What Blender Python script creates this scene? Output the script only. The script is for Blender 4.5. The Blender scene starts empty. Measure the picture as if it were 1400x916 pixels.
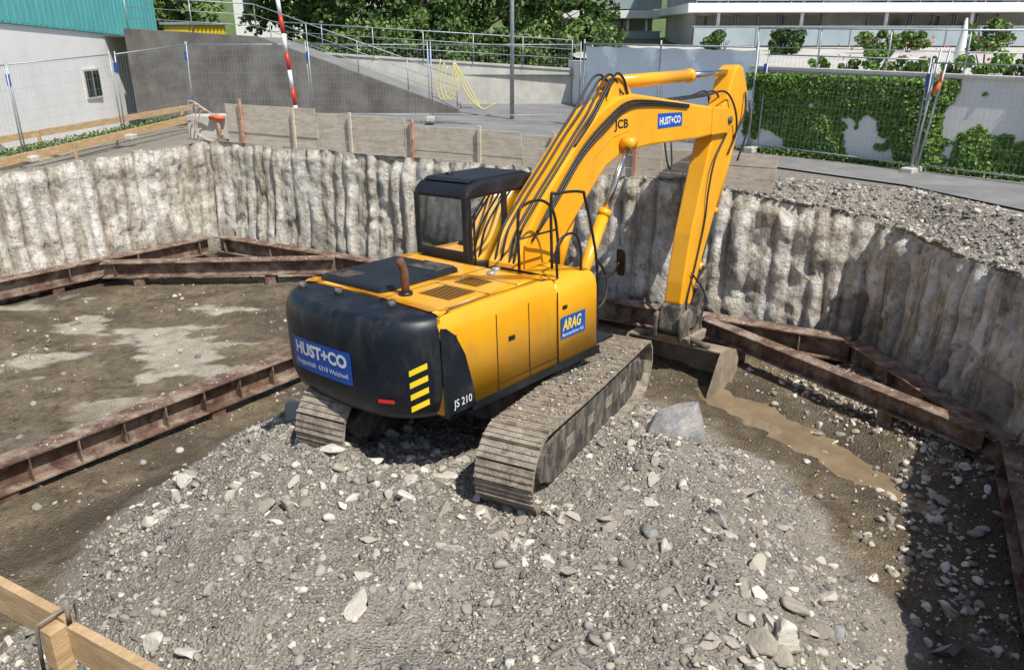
import bpy, bmesh, random
import numpy as np
from math import *
from mathutils import Vector
random.seed(3); rng=np.random.default_rng(5)
S=bpy.context.scene
COL=S.collection
# ---------------------------------------------------------------- helpers
def Rx(a): return np.array([[1,0,0],[0,cos(a),-sin(a)],[0,sin(a),cos(a)]])
def Ry(a): return np.array([[cos(a),0,sin(a)],[0,1,0],[-sin(a),0,cos(a)]])
def Rz(a): return np.array([[cos(a),-sin(a),0],[sin(a),cos(a),0],[0,0,1]])
def frame(R,o):
    o=np.array(o,float)
    return lambda V: np.asarray(V,float)@R.T+o
def _h(ix,iy,iz,s):
    n=(ix*374761393+iy*668265263+iz*2147483647+s*1274126177)&0xffffffff
    n=((n^(n>>13))*1274126177)&0xffffffff
    return ((n^(n>>16))&0xffff)/65535.0
def vnoise(x,y,z=0.0,s=0):
    x=np.asarray(x,float);y=np.asarray(y,float);z=np.asarray(z,float)+0*x
    ix=np.floor(x).astype(np.int64);iy=np.floor(y).astype(np.int64);iz=np.floor(z).astype(np.int64)
    fx=x-ix;fy=y-iy;fz=z-iz
    fx=fx*fx*(3-2*fx);fy=fy*fy*(3-2*fy);fz=fz*fz*(3-2*fz)
    r=0
    for a in (0,1):
        for b in (0,1):
            for c in (0,1):
                w=(fx if a else 1-fx)*(fy if b else 1-fy)*(fz if c else 1-fz)
                r=r+w*_h(ix+a,iy+b,iz+c,s)
    return r*2-1
def fbm(x,y,z=0.0,o=4,s=0):
    r=0;a=1.;t=0
    for i in range(o):
        r=r+a*vnoise(np.asarray(x)*2**i,np.asarray(y)*2**i,np.asarray(z)*2**i,s+i);t+=a;a*=.5
    return r/t
def sm(e0,e1,x):
    t=np.clip((np.asarray(x,float)-e0)/(e1-e0),0,1);return t*t*(3-2*t)
def empty(name,loc=(0,0,0)):
    e=bpy.data.objects.new(name,None);e.location=loc;COL.objects.link(e);return e
def mk(name,V,F,mat,parent=None,xf=None,smooth=False,bevel=0,seg=2):
    V=np.asarray(V,float)
    if xf is not None: V=xf(V)
    me=bpy.data.meshes.new(name)
    if isinstance(F,np.ndarray):
        k=F.shape[1];me.vertices.add(len(V));me.vertices.foreach_set('co',V.ravel())
        me.loops.add(F.size);me.loops.foreach_set('vertex_index',F.ravel().astype(np.int32))
        me.polygons.add(len(F));me.polygons.foreach_set('loop_start',np.arange(0,F.size,k,dtype=np.int32))
        me.update(calc_edges=True);me.validate()
    else:
        me.from_pydata([tuple(v) for v in V],[],[tuple(f) for f in F]);me.update()
    if smooth: me.polygons.foreach_set('use_smooth',[True]*len(me.polygons))
    if mat: me.materials.append(mat)
    ob=bpy.data.objects.new(name,me);COL.objects.link(ob)
    if parent: ob.parent=parent
    if bevel:
        m=ob.modifiers.new('b','BEVEL');m.width=bevel;m.segments=seg;m.limit_method='ANGLE';m.angle_limit=radians(35)
    return ob
def recalc(ob):
    bm=bmesh.new();bm.from_mesh(ob.data);bmesh.ops.recalc_face_normals(bm,faces=bm.faces);bm.to_mesh(ob.data);bm.free();return ob
BF=[(0,3,2,1),(4,5,6,7),(0,1,5,4),(1,2,6,5),(2,3,7,6),(3,0,4,7)]
def boxv(lo,hi):
    x0,y0,z0=lo;x1,y1,z1=hi
    return [(x0,y0,z0),(x1,y0,z0),(x1,y1,z0),(x0,y1,z0),(x0,y0,z1),(x1,y0,z1),(x1,y1,z1),(x0,y1,z1)]
def box(name,lo,hi,mat,parent=None,xf=None,bevel=0): return mk(name,boxv(lo,hi),BF,mat,parent,xf,bevel=bevel)
class Acc:
    def __init__(s): s.V=[];s.F=[]
    def add(s,V,F):
        o=len(s.V);s.V+= [tuple(v) for v in V];s.F+=[tuple(i+o for i in f) for f in F]
    def box(s,lo,hi,xf=None):
        V=np.array(boxv(lo,hi),float)
        if xf is not None: V=xf(V)
        s.add(V,BF)
    def make(s,name,mat,parent=None,xf=None,**k): return mk(name,s.V,s.F,mat,parent,xf,**k)
def prism(name,poly,y0,y1,mat,parent=None,xf=None,bevel=0):
    n=len(poly);V=[(x,y0,z) for x,z in poly]+[(x,y1,z) for x,z in poly]
    F=[tuple(range(n)),tuple(range(2*n-1,n-1,-1))]+[(i,i+n,(i+1)%n+n,(i+1)%n) for i in range(n)]
    return recalc(mk(name,V,F,mat,parent,xf,bevel=bevel))
def catmull(P,k=6):
    P=[np.array(p,float) for p in P];Q=[P[0]*2-P[1]]+P+[P[-1]*2-P[-2]];o=[]
    for i in range(1,len(Q)-2):
        for j in range(k):
            t=j/k;a,b,c,d=Q[i-1:i+3]
            o.append(.5*((2*b)+(-a+c)*t+(2*a-5*b+4*c-d)*t*t+(-a+3*b-3*c+d)*t**3))
    o.append(P[-1]);return o
def tubegeo(P,r,n=8,cap=True):
    P=[np.array(p,float) for p in P];m=len(P)
    if np.isscalar(r): r=[r]*m
    if len(r)!=m: r=list(np.interp(np.linspace(0,1,m),np.linspace(0,1,len(r)),r))
    T=[]
    for i in range(m):
        t=P[min(i+1,m-1)]-P[max(i-1,0)];T.append(t/(np.linalg.norm(t)+1e-9))
    a=np.array([0,0,1.]) if abs(T[0][2])<.9 else np.array([1.,0,0])
    u=np.cross(T[0],a);u/=np.linalg.norm(u);V=[];F=[]
    for i in range(m):
        u=u-T[i]*(u@T[i]);u/=np.linalg.norm(u);v=np.cross(T[i],u)
        for j in range(n):
            an=2*pi*j/n;V.append(P[i]+r[i]*(cos(an)*u+sin(an)*v))
    for i in range(m-1):
        for j in range(n):
            F.append((i*n+j,i*n+(j+1)%n,(i+1)*n+(j+1)%n,(i+1)*n+j))
    if cap: F.append(tuple(range(n-1,-1,-1)));F.append(tuple((m-1)*n+j for j in range(n)))
    return V,F
def tube(name,P,r,mat,parent=None,xf=None,n=8,curve=0):
    if curve: P=catmull(P,curve)
    V,F=tubegeo(P,r,n);return mk(name,V,F,mat,parent,xf,smooth=True)
def loft(name,loops,mat,parent=None,xf=None,smooth=False,bevel=0):
    n=len(loops[0]);V=[p for l in loops for p in l];F=[]
    for i in range(len(loops)-1):
        for j in range(n): F.append((i*n+j,i*n+(j+1)%n,(i+1)*n+(j+1)%n,(i+1)*n+j))
    F.append(tuple(range(n-1,-1,-1)));F.append(tuple((len(loops)-1)*n+j for j in range(n)))
    ob=recalc(mk(name,V,F,mat,parent,xf,bevel=bevel))
    if smooth:
        for p in ob.data.polygons: p.use_smooth=len(p.vertices)==4
    return ob
def inset(out,d):
    o=np.array(out,float);n=len(o);r=[]
    c=o.mean(0)
    for i in range(n):
        t=o[(i+1)%n]-o[i-1];nn=np.array([-t[1],t[0]]);nn/=np.linalg.norm(nn)+1e-9
        if nn@(c-o[i])<0: nn=-nn
        r.append(o[i]+nn*d)
    return r
def rrect(x0,x1,y0,y1,r,k=5):
    P=[]
    for cx,cy,a in ((x1-r,y1-r,0),(x0+r,y1-r,90),(x0+r,y0+r,180),(x1-r,y0+r,270)):
        for i in range(k+1):
            t=radians(a+90*i/k);P.append((cx+r*cos(t),cy+r*sin(t)))
    return P
# ---------------------------------------------------------------- materials
def mat(name,c1,c2=None,scale=3,rough=.6,bump=0,bscale=None,metal=0,detail=5,sc=(1,1,1),c3=None,island=False,spec=.5,lo=.35,hi=.65,coat=0,stops=None):
    m=bpy.data.materials.new(name);m.use_nodes=True;N=m.node_tree.nodes;L=m.node_tree.links;b=N['Principled BSDF']
    b.inputs['Roughness'].default_value=rough;b.inputs['Metallic'].default_value=metal;b.inputs['Specular IOR Level'].default_value=spec
    if coat: b.inputs['Coat Weight'].default_value=coat;b.inputs['Coat Roughness'].default_value=.15
    tc=N.new('ShaderNodeTexCoord');mp=N.new('ShaderNodeMapping');mp.inputs['Scale'].default_value=sc;L.new(tc.outputs['Object'],mp.inputs['Vector'])
    if c2 is None: b.inputs['Base Color'].default_value=(*c1,1)
    else:
        r=N.new('ShaderNodeValToRGB');e=r.color_ramp.elements;e[0].position=lo;e[1].position=hi;e[0].color=(*c1,1);e[1].color=(*c2,1)
        if c3: x=e.new((lo+hi)/2);x.color=(*c3,1)
        if stops:
            for p_,c_ in stops: x=e.new(p_);x.color=(*c_,1)
        if island:
            g=N.new('ShaderNodeNewGeometry');L.new(g.outputs['Random Per Island'],r.inputs[0])
        else:
            n=N.new('ShaderNodeTexNoise');n.inputs['Scale'].default_value=scale;n.inputs['Detail'].default_value=detail;n.inputs['Roughness'].default_value=.65
            L.new(mp.outputs[0],n.inputs['Vector']);L.new(n.outputs[0],r.inputs[0])
        L.new(r.outputs[0],b.inputs['Base Color'])
    if bump:
        n2=N.new('ShaderNodeTexNoise');n2.inputs['Scale'].default_value=bscale or scale*4;n2.inputs['Detail'].default_value=4;L.new(mp.outputs[0],n2.inputs['Vector'])
        bp=N.new('ShaderNodeBump');bp.inputs['Strength'].default_value=bump;bp.inputs['Distance'].default_value=.03
        L.new(n2.outputs[0],bp.inputs['Height']);L.new(bp.outputs[0],b.inputs['Normal'])
    return m
def dirty(m,dirt=(.25,.2,.14),scale=6,lo=.55,hi=.75,amt=.5,sc=(1,1,.5)):
    N=m.node_tree.nodes;L=m.node_tree.links;b=N['Principled BSDF'];inp=b.inputs['Base Color']
    mix=N.new('ShaderNodeMix');mix.data_type='RGBA'
    if inp.links: L.new(inp.links[0].from_socket,mix.inputs[6])
    else: mix.inputs[6].default_value=inp.default_value
    mix.inputs[7].default_value=(*dirt,1)
    tc=N.new('ShaderNodeTexCoord');mp=N.new('ShaderNodeMapping');mp.inputs['Scale'].default_value=sc;L.new(tc.outputs['Object'],mp.inputs[0])
    n=N.new('ShaderNodeTexNoise');n.inputs['Scale'].default_value=scale;n.inputs['Detail'].default_value=6;n.inputs['Roughness'].default_value=.7;L.new(mp.outputs[0],n.inputs['Vector'])
    mr=N.new('ShaderNodeMapRange');mr.inputs[1].default_value=lo;mr.inputs[2].default_value=hi;mr.inputs[3].default_value=0;mr.inputs[4].default_value=amt;L.new(n.outputs[0],mr.inputs[0])
    L.new(mr.outputs[0],mix.inputs[0]);L.new(mix.outputs[2],inp)
    return m
YEL=dirty(mat('yellow_paint',(.84,.37,.008),(.90,.43,.014),1.5,.36,coat=.25),(.42,.25,.08),4,.54,.88,.55)
BLK=dirty(mat('black_paint',(.010,.011,.014),(.016,.018,.022),2,.45),(.11,.10,.09),4,.55,.9,.4)
CWM=dirty(mat('counterweight_paint',(.006,.009,.015),(.010,.014,.021),2,.42,spec=.4),(.12,.105,.085),5,.50,.9,.5)
RUB=mat('rubber_hose',(.012,.012,.013),(.03,.03,.03),20,.5)
STEEL=mat('chrome_rod',(.55,.55,.56),None,rough=.2,metal=1)
TRK=dirty(mat('track_steel',(.27,.225,.17),(.42,.36,.28),7,.85,.5,60),(.13,.10,.075),10,.48,.66,.8,(1,1,1))
FRM=dirty(mat('track_frame',(.035,.033,.03),(.09,.08,.07),5,.7,.3),(.30,.25,.19),6,.45,.66,.85)
BKT=dirty(mat('bucket_steel',(.19,.15,.11),(.30,.24,.18),3,.6,.3),(.44,.36,.27),4,.42,.7,.7)
GLS=mat('dark_glass',(.02,.03,.03),(.05,.065,.06),1.2,.05,spec=1.)
LGLS=mat('window_glass',(.05,.07,.08),(.12,.15,.17),.3,.08,spec=.8)
def clearglass():
    m=bpy.data.materials.new('cab_glass');m.use_nodes=True;N=m.node_tree.nodes;L=m.node_tree.links;N.remove(N['Principled BSDF'])
    t=N.new('ShaderNodeBsdfTransparent');t.inputs[0].default_value=(.42,.50,.47,1);g=N.new('ShaderNodeBsdfGlossy');g.inputs['Roughness'].default_value=.03;g.inputs[0].default_value=(.9,.95,.95,1)
    lw=N.new('ShaderNodeFresnel');lw.inputs[0].default_value=1.75;mx=N.new('ShaderNodeMixShader');L.new(lw.outputs[0],mx.inputs[0]);L.new(t.outputs[0],mx.inputs[1]);L.new(g.outputs[0],mx.inputs[2]);L.new(mx.outputs[0],N['Material Output'].inputs[0]);return m
CGL=clearglass()
RUST=dirty(mat('rusty_steel',(.085,.045,.032),(.20,.115,.08),4,.8,.4,40),(.42,.35,.27),3,.45,.66,.8,(1,1,1))
WOOD=dirty(mat('timber',(.40,.25,.12),(.60,.42,.23),4,.7,.3,30,sc=(1,1,6)),(.3,.22,.14),5,.5,.8,.6)
OLDW=dirty(mat('weathered_board',(.52,.45,.35),(.72,.64,.52),3,.8,.3,30,sc=(1,1,5)),(.32,.26,.19),4,.5,.8,.6)
REDP=mat('post_paint',(.42,.17,.10),(.6,.40,.30),8,.7)
GALV=mat('galvanised_steel',(.30,.32,.34),(.45,.47,.50),8,.5,metal=.4)
WHT=dirty(mat('white_render',(.80,.79,.76),(.86,.85,.83),1.5,.85),(.52,.50,.45),1.2,.5,.8,.35,(1,1,.3))
TEAL=mat('teal_cladding',(.09,.36,.36),(.13,.46,.46),2,.6,sc=(6,6,.5))
CONC=dirty(mat('light_concrete',(.46,.44,.39),(.60,.58,.52),1.5,.85),(.28,.25,.2),2,.5,.8,.5,(1,1,.25))
DCONC=dirty(mat('dark_concrete',(.11,.10,.09),(.19,.18,.16),1.2,.9,.3,20),(.06,.055,.05),1.5,.5,.75,.6,(1,1,.2))
ASPH=dirty(mat('asphalt',(.17,.17,.17),(.24,.238,.23),1.2,.9,.3,80),(.34,.32,.28),.8,.5,.7,.6,(1,1,1))
BLUE=mat('sign_blue',(.012,.09,.42),None,rough=.35)
WPT=mat('white_paint',(.8,.8,.8),None,rough=.4)
YPT=mat('sign_yellow',(.85,.62,.02),None,rough=.4)
RPT=mat('red_paint',(.6,.03,.02),None,rough=.4)
ORG=mat('orange_tape',(.8,.15,.04),None,rough=.5)
def leafmat(n,a,b,c=None): return mat(n,a,b,rough=.6,island=True,lo=.05,hi=.95,c3=c)
IVY=leafmat('ivy_leaves',(.05,.12,.015),(.24,.38,.06),(.12,.24,.03))
TRE=leafmat('tree_leaves',(.02,.05,.012),(.11,.19,.035),(.05,.105,.02))
TR2=leafmat('tree_leaves_light',(.05,.10,.02),(.20,.29,.07),(.11,.18,.035))
GRS=mat('grass',(.06,.10,.02),(.14,.20,.06),1.5,.9,.5,30)
BARK=mat('bark',(.06,.045,.03),(.12,.09,.06),8,.9)
st_r=[(.25,(.20,.18,.155)),(.5,(.29,.26,.215)),(.7,(.35,.33,.30)),(.88,(.47,.42,.34))]
ROCK=mat('gravel_stone',(.13,.125,.12),(.66,.61,.53),rough=.9,island=True,lo=0,hi=1,stops=st_r)
ROCKL=mat('pale_rubble',(.26,.23,.185),(.72,.67,.58),rough=.9,island=True,lo=0,hi=1,stops=[(.5,(.40,.36,.29))],bump=.5,bscale=24)
BROCK=dirty(mat('boulder_stone',(.17,.17,.175),(.38,.37,.35),3,.85,.8,16),(.42,.38,.3),4,.48,.66,.7,(1,1,1))
def floormat(name,attr=True):
    m=bpy.data.materials.new(name);m.use_nodes=True;N=m.node_tree.nodes;L=m.node_tree.links;b=N['Principled BSDF'];b.inputs['Roughness'].default_value=.9
    tc=N.new('ShaderNodeTexCoord')
    def noise(s,d=5,r=.65):
        n=N.new('ShaderNodeTexNoise');n.inputs['Scale'].default_value=s;n.inputs['Detail'].default_value=d;n.inputs['Roughness'].default_value=r;L.new(tc.outputs['Object'],n.inputs['Vector']);return n.outputs[0]
    def ramp(f,st):
        r=N.new('ShaderNodeValToRGB');e=r.color_ramp.elements
        e[0].position=st[0][0];e[0].color=(*st[0][1],1);e[1].position=st[-1][0];e[1].color=(*st[-1][1],1)
        for p,c in st[1:-1]: x=e.new(p);x.color=(*c,1)
        L.new(f,r.inputs[0]);return r.outputs[0]
    def mix(f,a,bb,t='MIX'):
        x=N.new('ShaderNodeMix');x.data_type='RGBA';x.blend_type=t
        if isinstance(f,float): x.inputs[0].default_value=f
        else: L.new(f,x.inputs[0])
        L.new(a,x.inputs[6]);L.new(bb,x.inputs[7]);return x.outputs[2]
    def vor(s,out='Color'):
        v=N.new('ShaderNodeTexVoronoi');v.inputs['Scale'].default_value=s;L.new(tc.outputs['Object'],v.inputs['Vector']);return v.outputs[out]
    def bw(c):
        x=N.new('ShaderNodeSeparateColor');L.new(c,x.inputs[0]);return x.outputs[0]
    g1=ramp(bw(vor(34)),[(0,(.17,.15,.12)),(.5,(.27,.24,.20)),(.82,(.36,.325,.27)),(.97,(.62,.57,.49))])
    g2=ramp(bw(vor(85)),[(0,(.17,.15,.12)),(.6,(.29,.26,.215)),(1,(.56,.51,.43))])
    base=ramp(noise(1.3),[(.3,(.18,.155,.115)),(.5,(.29,.26,.21)),(.7,(.39,.36,.31))])
    grav=mix(.5,mix(.5,g1,g2),base)
    mud=ramp(noise(1.7,7,.75),[(.3,(.075,.055,.034)),(.46,(.15,.115,.07)),(.58,(.215,.168,.105)),(.72,(.33,.27,.185))])
    spots=ramp(noise(7.,4,.7),[(.36,(.45,.41,.36)),(.47,(1,1,1))]);mud=mix(.75,mud,spots,'MULTIPLY')
    dry=ramp(noise(3.),[(.3,(.40,.35,.26)),(.7,(.64,.59,.49))])
    if attr:
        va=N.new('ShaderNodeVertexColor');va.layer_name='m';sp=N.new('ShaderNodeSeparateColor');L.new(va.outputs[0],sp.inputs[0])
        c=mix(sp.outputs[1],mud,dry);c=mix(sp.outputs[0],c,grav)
        wet_shade=N.new('ShaderNodeRGB');wet_shade.outputs[0].default_value=(.075,.056,.035,1)  # dark tone for damp soil and for the painted beam shadow
        c=mix(sp.outputs[2],c,wet_shade.outputs[0])
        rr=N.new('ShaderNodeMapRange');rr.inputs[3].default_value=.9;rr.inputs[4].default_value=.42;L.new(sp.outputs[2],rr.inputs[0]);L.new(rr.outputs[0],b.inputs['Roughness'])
    else: c=grav
    L.new(c,b.inputs['Base Color'])
    ad=N.new('ShaderNodeMath');ad.operation='ADD';L.new(noise(18,5,.75),ad.inputs[0]);L.new(vor(34,'Distance'),ad.inputs[1])
    bp=N.new('ShaderNodeBump');bp.inputs['Strength'].default_value=.85;bp.inputs['Distance'].default_value=.04;L.new(ad.outputs[0],bp.inputs['Height']);L.new(bp.outputs[0],b.inputs['Normal'])
    return m
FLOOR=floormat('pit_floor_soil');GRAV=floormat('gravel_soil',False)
def wallmat():
    m=bpy.data.materials.new('sprayed_concrete');m.use_nodes=True;N=m.node_tree.nodes;L=m.node_tree.links;b=N['Principled BSDF'];b.inputs['Roughness'].default_value=.9
    va=N.new('ShaderNodeVertexColor');va.layer_name='m';sp=N.new('ShaderNodeSeparateColor');L.new(va.outputs[0],sp.inputs[0])
    tc=N.new('ShaderNodeTexCoord')
    def noise(s,sc=(1,1,1),d=5,r=.72):
        mp=N.new('ShaderNodeMapping');mp.inputs['Scale'].default_value=sc;L.new(tc.outputs['Object'],mp.inputs[0])
        n=N.new('ShaderNodeTexNoise');n.inputs['Scale'].default_value=s;n.inputs['Detail'].default_value=d;n.inputs['Roughness'].default_value=r;L.new(mp.outputs[0],n.inputs['Vector']);return n.outputs[0]
    def ramp(f,st):
        r=N.new('ShaderNodeValToRGB');e=r.color_ramp.elements
        e[0].position=st[0][0];e[0].color=(*st[0][1],1);e[1].position=st[-1][0];e[1].color=(*st[-1][1],1)
        for p,c in st[1:-1]: x=e.new(p);x.color=(*c,1)
        L.new(f,r.inputs[0]);return r.outputs[0]
    def mix(f,a,bb,t='MIX'):
        x=N.new('ShaderNodeMix');x.data_type='RGBA';x.blend_type=t
        if isinstance(f,float): x.inputs[0].default_value=f
        else: L.new(f,x.inputs[0])
        L.new(a,x.inputs[6]);L.new(bb,x.inputs[7]);return x.outputs[2]
    c=ramp(noise(2.6),[(.3,(.44,.40,.33)),(.47,(.68,.64,.56)),(.62,(.88,.86,.80))])
    st=ramp(noise(3.6,(1,1,.09)),[(.37,(.32,.26,.19)),(.47,(.80,.76,.69)),(.56,(1,1,1))])
    c=mix(.8,c,st,'MULTIPLY')
    sp2=ramp(noise(8,(1,1,.7),6),[(.37,(.26,.21,.16)),(.46,(1,1,1))]);c=mix(.6,c,sp2,'MULTIPLY')
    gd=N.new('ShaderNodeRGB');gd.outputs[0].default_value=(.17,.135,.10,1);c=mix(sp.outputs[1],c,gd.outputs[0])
    dk=N.new('ShaderNodeRGB');dk.outputs[0].default_value=(.16,.13,.10,1)
    c=mix(sp.outputs[0],c,dk.outputs[0]);L.new(c,b.inputs['Base Color'])
    bp=N.new('ShaderNodeBump');bp.inputs['Strength'].default_value=1.;bp.inputs['Distance'].default_value=.07;L.new(noise(9),bp.inputs['Height']);L.new(bp.outputs[0],b.inputs['Normal'])
    return m
WALLM=wallmat()
def setattr_m(ob,arr):
    ca=ob.data.color_attributes.new('m','FLOAT_COLOR','POINT')
    a=np.ones((len(ob.data.vertices),4),np.float32);a[:,:3]=arr;ca.data.foreach_set('color',a.ravel())
# ---------------------------------------------------------------- pit outline
ZF=-.9
C=[(-7.9,20.95,2.0),(3.2,14.97,2.0),(6.3,13.3,1.6),(7.0,9.3,1.5),(2.6,-.25,1.95),(-16.3,10.3,1.45)]
pts=[];zt=[];nrm=[];seg=[]
for i in range(len(C)):
    a=np.array(C[i]);b=np.array(C[(i+1)%len(C)]);n=max(2,int(np.linalg.norm(b[:2]-a[:2])/.04))
    t=(b-a)[:2];t/=np.linalg.norm(t);inn=np.array([t[1],-t[0]])
    if inn@(np.array([-.5,9])-a[:2])<0: inn=-inn
    for k in range(n): q=a+(b-a)*k/n;pts.append(q[:2]);zt.append(q[2]);nrm.append(inn);seg.append(i)
pts=np.array(pts);zt=np.array(zt);nrm=np.array(nrm);seg=np.array(seg);NP=len(pts)
for _ in range(6): nrm=(nrm+np.roll(nrm,1,0)+np.roll(nrm,-1,0))/3
s_arc=np.concatenate([[0],np.cumsum(np.linalg.norm(np.diff(pts,axis=0),axis=1))])
def Wdisp(s,z,sg):
    w=s+.07*fbm(s*1.5,z*.7,0,3,11)
    per=.37
    ph=w/per+.6*fbm(w*.7,0*w,0,2,13);idx=np.floor(ph);fr=ph-idx
    hh=_h(idx.astype(np.int64),7,3,2)
    vis=np.clip(.9+.9*fbm(s*.5,z*.8,0,3,14),.35,1.25)   # the drill marks come and go
    amp=(.05+.13*hh)*vis
    rib=np.abs(np.sin(pi*fr))**.6*amp
    rough=.10*fbm(s*1.1,z*.8,0,4,21)+.055*fbm(s*4.5,z*3,0,4,31)
    br=sm(.22,.38,fbm(s*1.9,z*1.6,0,3,33))
    k=np.where((sg==1)|(sg==2),1.3,1.)
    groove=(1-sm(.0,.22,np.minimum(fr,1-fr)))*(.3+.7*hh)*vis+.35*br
    return rib+(rough-.055*br)*k+.12*sm(.2,-.9,z),np.clip(groove,0,1)
NL=64
V=[];M=[]
for l in range(NL+1):
    f=l/NL
    z=zt*(1-f)+(-1.25)*f
    z=z+ (1-f)*(.08*fbm(s_arc*2,0,0,4,5))
    d,gr=Wdisp(s_arc,z,seg);d=d-.12*(1-sm(0,.08,f))*.6
    p=pts+nrm*d[:,None]
    V.append(np.column_stack([p,z]))
    wet_shade=sm(.6,1.0,f+.3*fbm(s_arc*1.1,z,0,3,77))*.75
    rb=np.where((seg>=1)&(seg<=2)|((seg==0)&(s_arc>9.5)),sm(.4,.85,f+.5*fbm(s_arc*.8,z*.7,0,4,78))*.62,0)
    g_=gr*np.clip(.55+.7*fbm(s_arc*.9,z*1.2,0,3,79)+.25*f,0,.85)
    M.append(np.column_stack([np.maximum(wet_shade,rb),g_,0*z]))
TOP=V[0].copy()
V=np.vstack(V);M=np.vstack(M)
i=np.arange(NP);j=(i+1)%NP
F=np.vstack([np.column_stack([l*NP+i,l*NP+j,(l+1)*NP+j,(l+1)*NP+i]) for l in range(NL)])
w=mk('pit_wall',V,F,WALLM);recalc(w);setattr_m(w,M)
# ---------------------------------------------------------------- ground ring
cen=np.array([-.5,9.])
rad=pts-cen;rad/=np.linalg.norm(rad,axis=1)[:,None]
def Hb(x,y): return 2.0-.13*np.clip(-8.5-x,0,4)
def Hr(x,y,d,z0,sg):
    h=z0*(1-sm(0,1.3,d))+Hb(x,y)*sm(0,1.3,d)
    return h+(1-sm(.7,1.5,d))*(.07*fbm(x*1.6,y*1.6,0,4,9)+.03)*np.where((sg>=1)&(sg<=2),1.6,.6)-np.where(d>1.1,.02,0)
V=[TOP];offs=[.06,.12,.2,.3,.42,.55,.7,.9,1.1,1.3,1.6,2.3,3,4,6,9,14,22,40,90,300,1500]
for d in offs:
    p=pts+rad*d
    V.append(np.column_stack([p,Hr(p[:,0],p[:,1],d+np.zeros(NP),zt,seg)]))
V=np.vstack(V)
F=np.vstack([np.column_stack([l*NP+i,l*NP+j,(l+1)*NP+j,(l+1)*NP+i]) for l in range(len(offs))])
g=mk('ground',V,F,GRAV,smooth=True);recalc(g)
# ---------------------------------------------------------------- pit floor + mound
def mound(x,y):
    dx=(x+.35);dy=(y-7.2)
    ang=np.arctan2(dy,dx)
    rx=np.where(dx>0,4.75,4.75);ry=np.where(dy>0,5.5,6.2)
    r=np.sqrt((dx/rx)**2+(dy/ry)**2)*(1+.09*fbm(np.cos(ang)*2+5,np.sin(ang)*2+3,0,3,40))+.03*fbm(x*1.5,y*1.5,0,3,41)
    top=np.clip(-.085*(y-9)-.053*x,-.22,.26)+.05
    pr=1-sm(.48,1.0,r)
    pr=np.where(r<1,pr,0)
    return pr,(top-ZF)*pr
def segd(x,y,a,b):
    t=np.clip(((x-a[0])*(b[0]-a[0])+(y-a[1])*(b[1]-a[1]))/((b[0]-a[0])**2+(b[1]-a[1])**2),0,1)
    return np.hypot(x-a[0]-t*(b[0]-a[0]),y-a[1]-t*(b[1]-a[1]))
def Zf(x,y):
    pr,m=mound(x,y)
    z=ZF+m+.05*fbm(x*.7,y*.7,0,3,50)*(1+pr)+pr*(.14*fbm(x*1.4,y*1.4,0,4,52)+.07*np.abs(fbm(x*4,y*4,0,3,53)))+.03*fbm(x*5,y*5,0,3,51)
    d=segd(x,y,(3.5,11.9),(5.3,8.6))+.24*fbm(x*1.6,y*1.6,0,3,54)
    z=z-.15*np.exp(-(np.maximum(d,0)/.40)**2)*(1-pr*.5)
    z=z+.13*np.exp(-((x-6.0)/.6)**2)*sm(8,9,y)*sm(13.2,12.3,y)*(1+fbm(x*3,y*3,0,3,60))
    z=z+.20*np.exp(-(segd(x,y,(-2.6,8.2),(-.9,6.3))/.33)**2)*(1+.6*fbm(x*3,y*3,0,3,55))
    z=z+.12*np.exp(-(segd(x,y,(1.5,7.4),(2.3,9.4))/.3)**2)*(1+.6*fbm(x*3,y*3,0,3,56))
    return z
st=.05
def grid(xs,ys):
    X,Y=np.meshgrid(xs,ys);n=len(xs);k=len(ys)
    I=np.arange(n*k).reshape(k,n)
    return X.ravel(),Y.ravel(),np.column_stack([I[:-1,:-1].ravel(),I[:-1,1:].ravel(),I[1:,1:].ravel(),I[1:,:-1].ravel()])
xs=np.concatenate([np.arange(-18,-9,.14),np.arange(-9,7.6,st)]);ys=np.concatenate([np.arange(-1,2,.3),np.arange(2,16,st),np.arange(16,21.6,.1)])
X,Y,F=grid(xs,ys);Z=Zf(X,Y)
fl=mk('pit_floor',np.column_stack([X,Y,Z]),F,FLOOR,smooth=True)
pr,_=mound(X,Y)
mm=sm(.01,.14,pr+.08*fbm(X*1.5,Y*1.5,0,4,61))
dry=sm(.24,.38,fbm(X*.8+3,Y*1.5,0,6,62)+.05)*sm(-2.2,-4.5,X)*sm(9.5,12.5,Y)*.8
wet_shade=.85*np.exp(-(segd(X,Y,(-6.4,6.2),(-3.0,11.4))/.33)**4)  # cast shadow beside the near-left beam, painted into the floor colour
wet_shade=np.maximum(wet_shade,0.8*np.exp(-(segd(X,Y,(3.4,12.0),(5.5,8.2))/.9)**4))
wet_shade=np.maximum(wet_shade,.6*sm(4.8,5.5,X)*sm(8.6,7.4,Y))  # darker floor zone next to the near-right waler
wet_shade=np.maximum(wet_shade,.75*np.exp(-(segd(X,Y,(-7.6,20.2),(-13,13.8))/.7)**4))  # darker strip following the left waler
wet_shade=np.maximum(wet_shade,.75*sm(.05,.4,fbm(X*.6,Y*1.1,0,5,64))*sm(-2,-4,X))
wet_shade=wet_shade*(1-mm*.85)*np.clip(.8+.6*fbm(X*2,Y*2,0,4,63),0,1)*(1-dry)
setattr_m(fl,np.column_stack([mm,dry,wet_shade]))
MW=mat('muddy_water',(.20,.145,.085),(.28,.21,.13),2,.05,spec=.7)
P=[(2.9,12.6),(3.9,12.9),(5.1,11.0),(5.75,9.3),(6.1,7.9),(5.0,7.6),(4.3,8.7),(3.6,10.2),(2.9,11.4)]
mk('muddy_puddle',[(a,b,-.983) for a,b in P],[tuple(range(len(P)))],MW)
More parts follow.
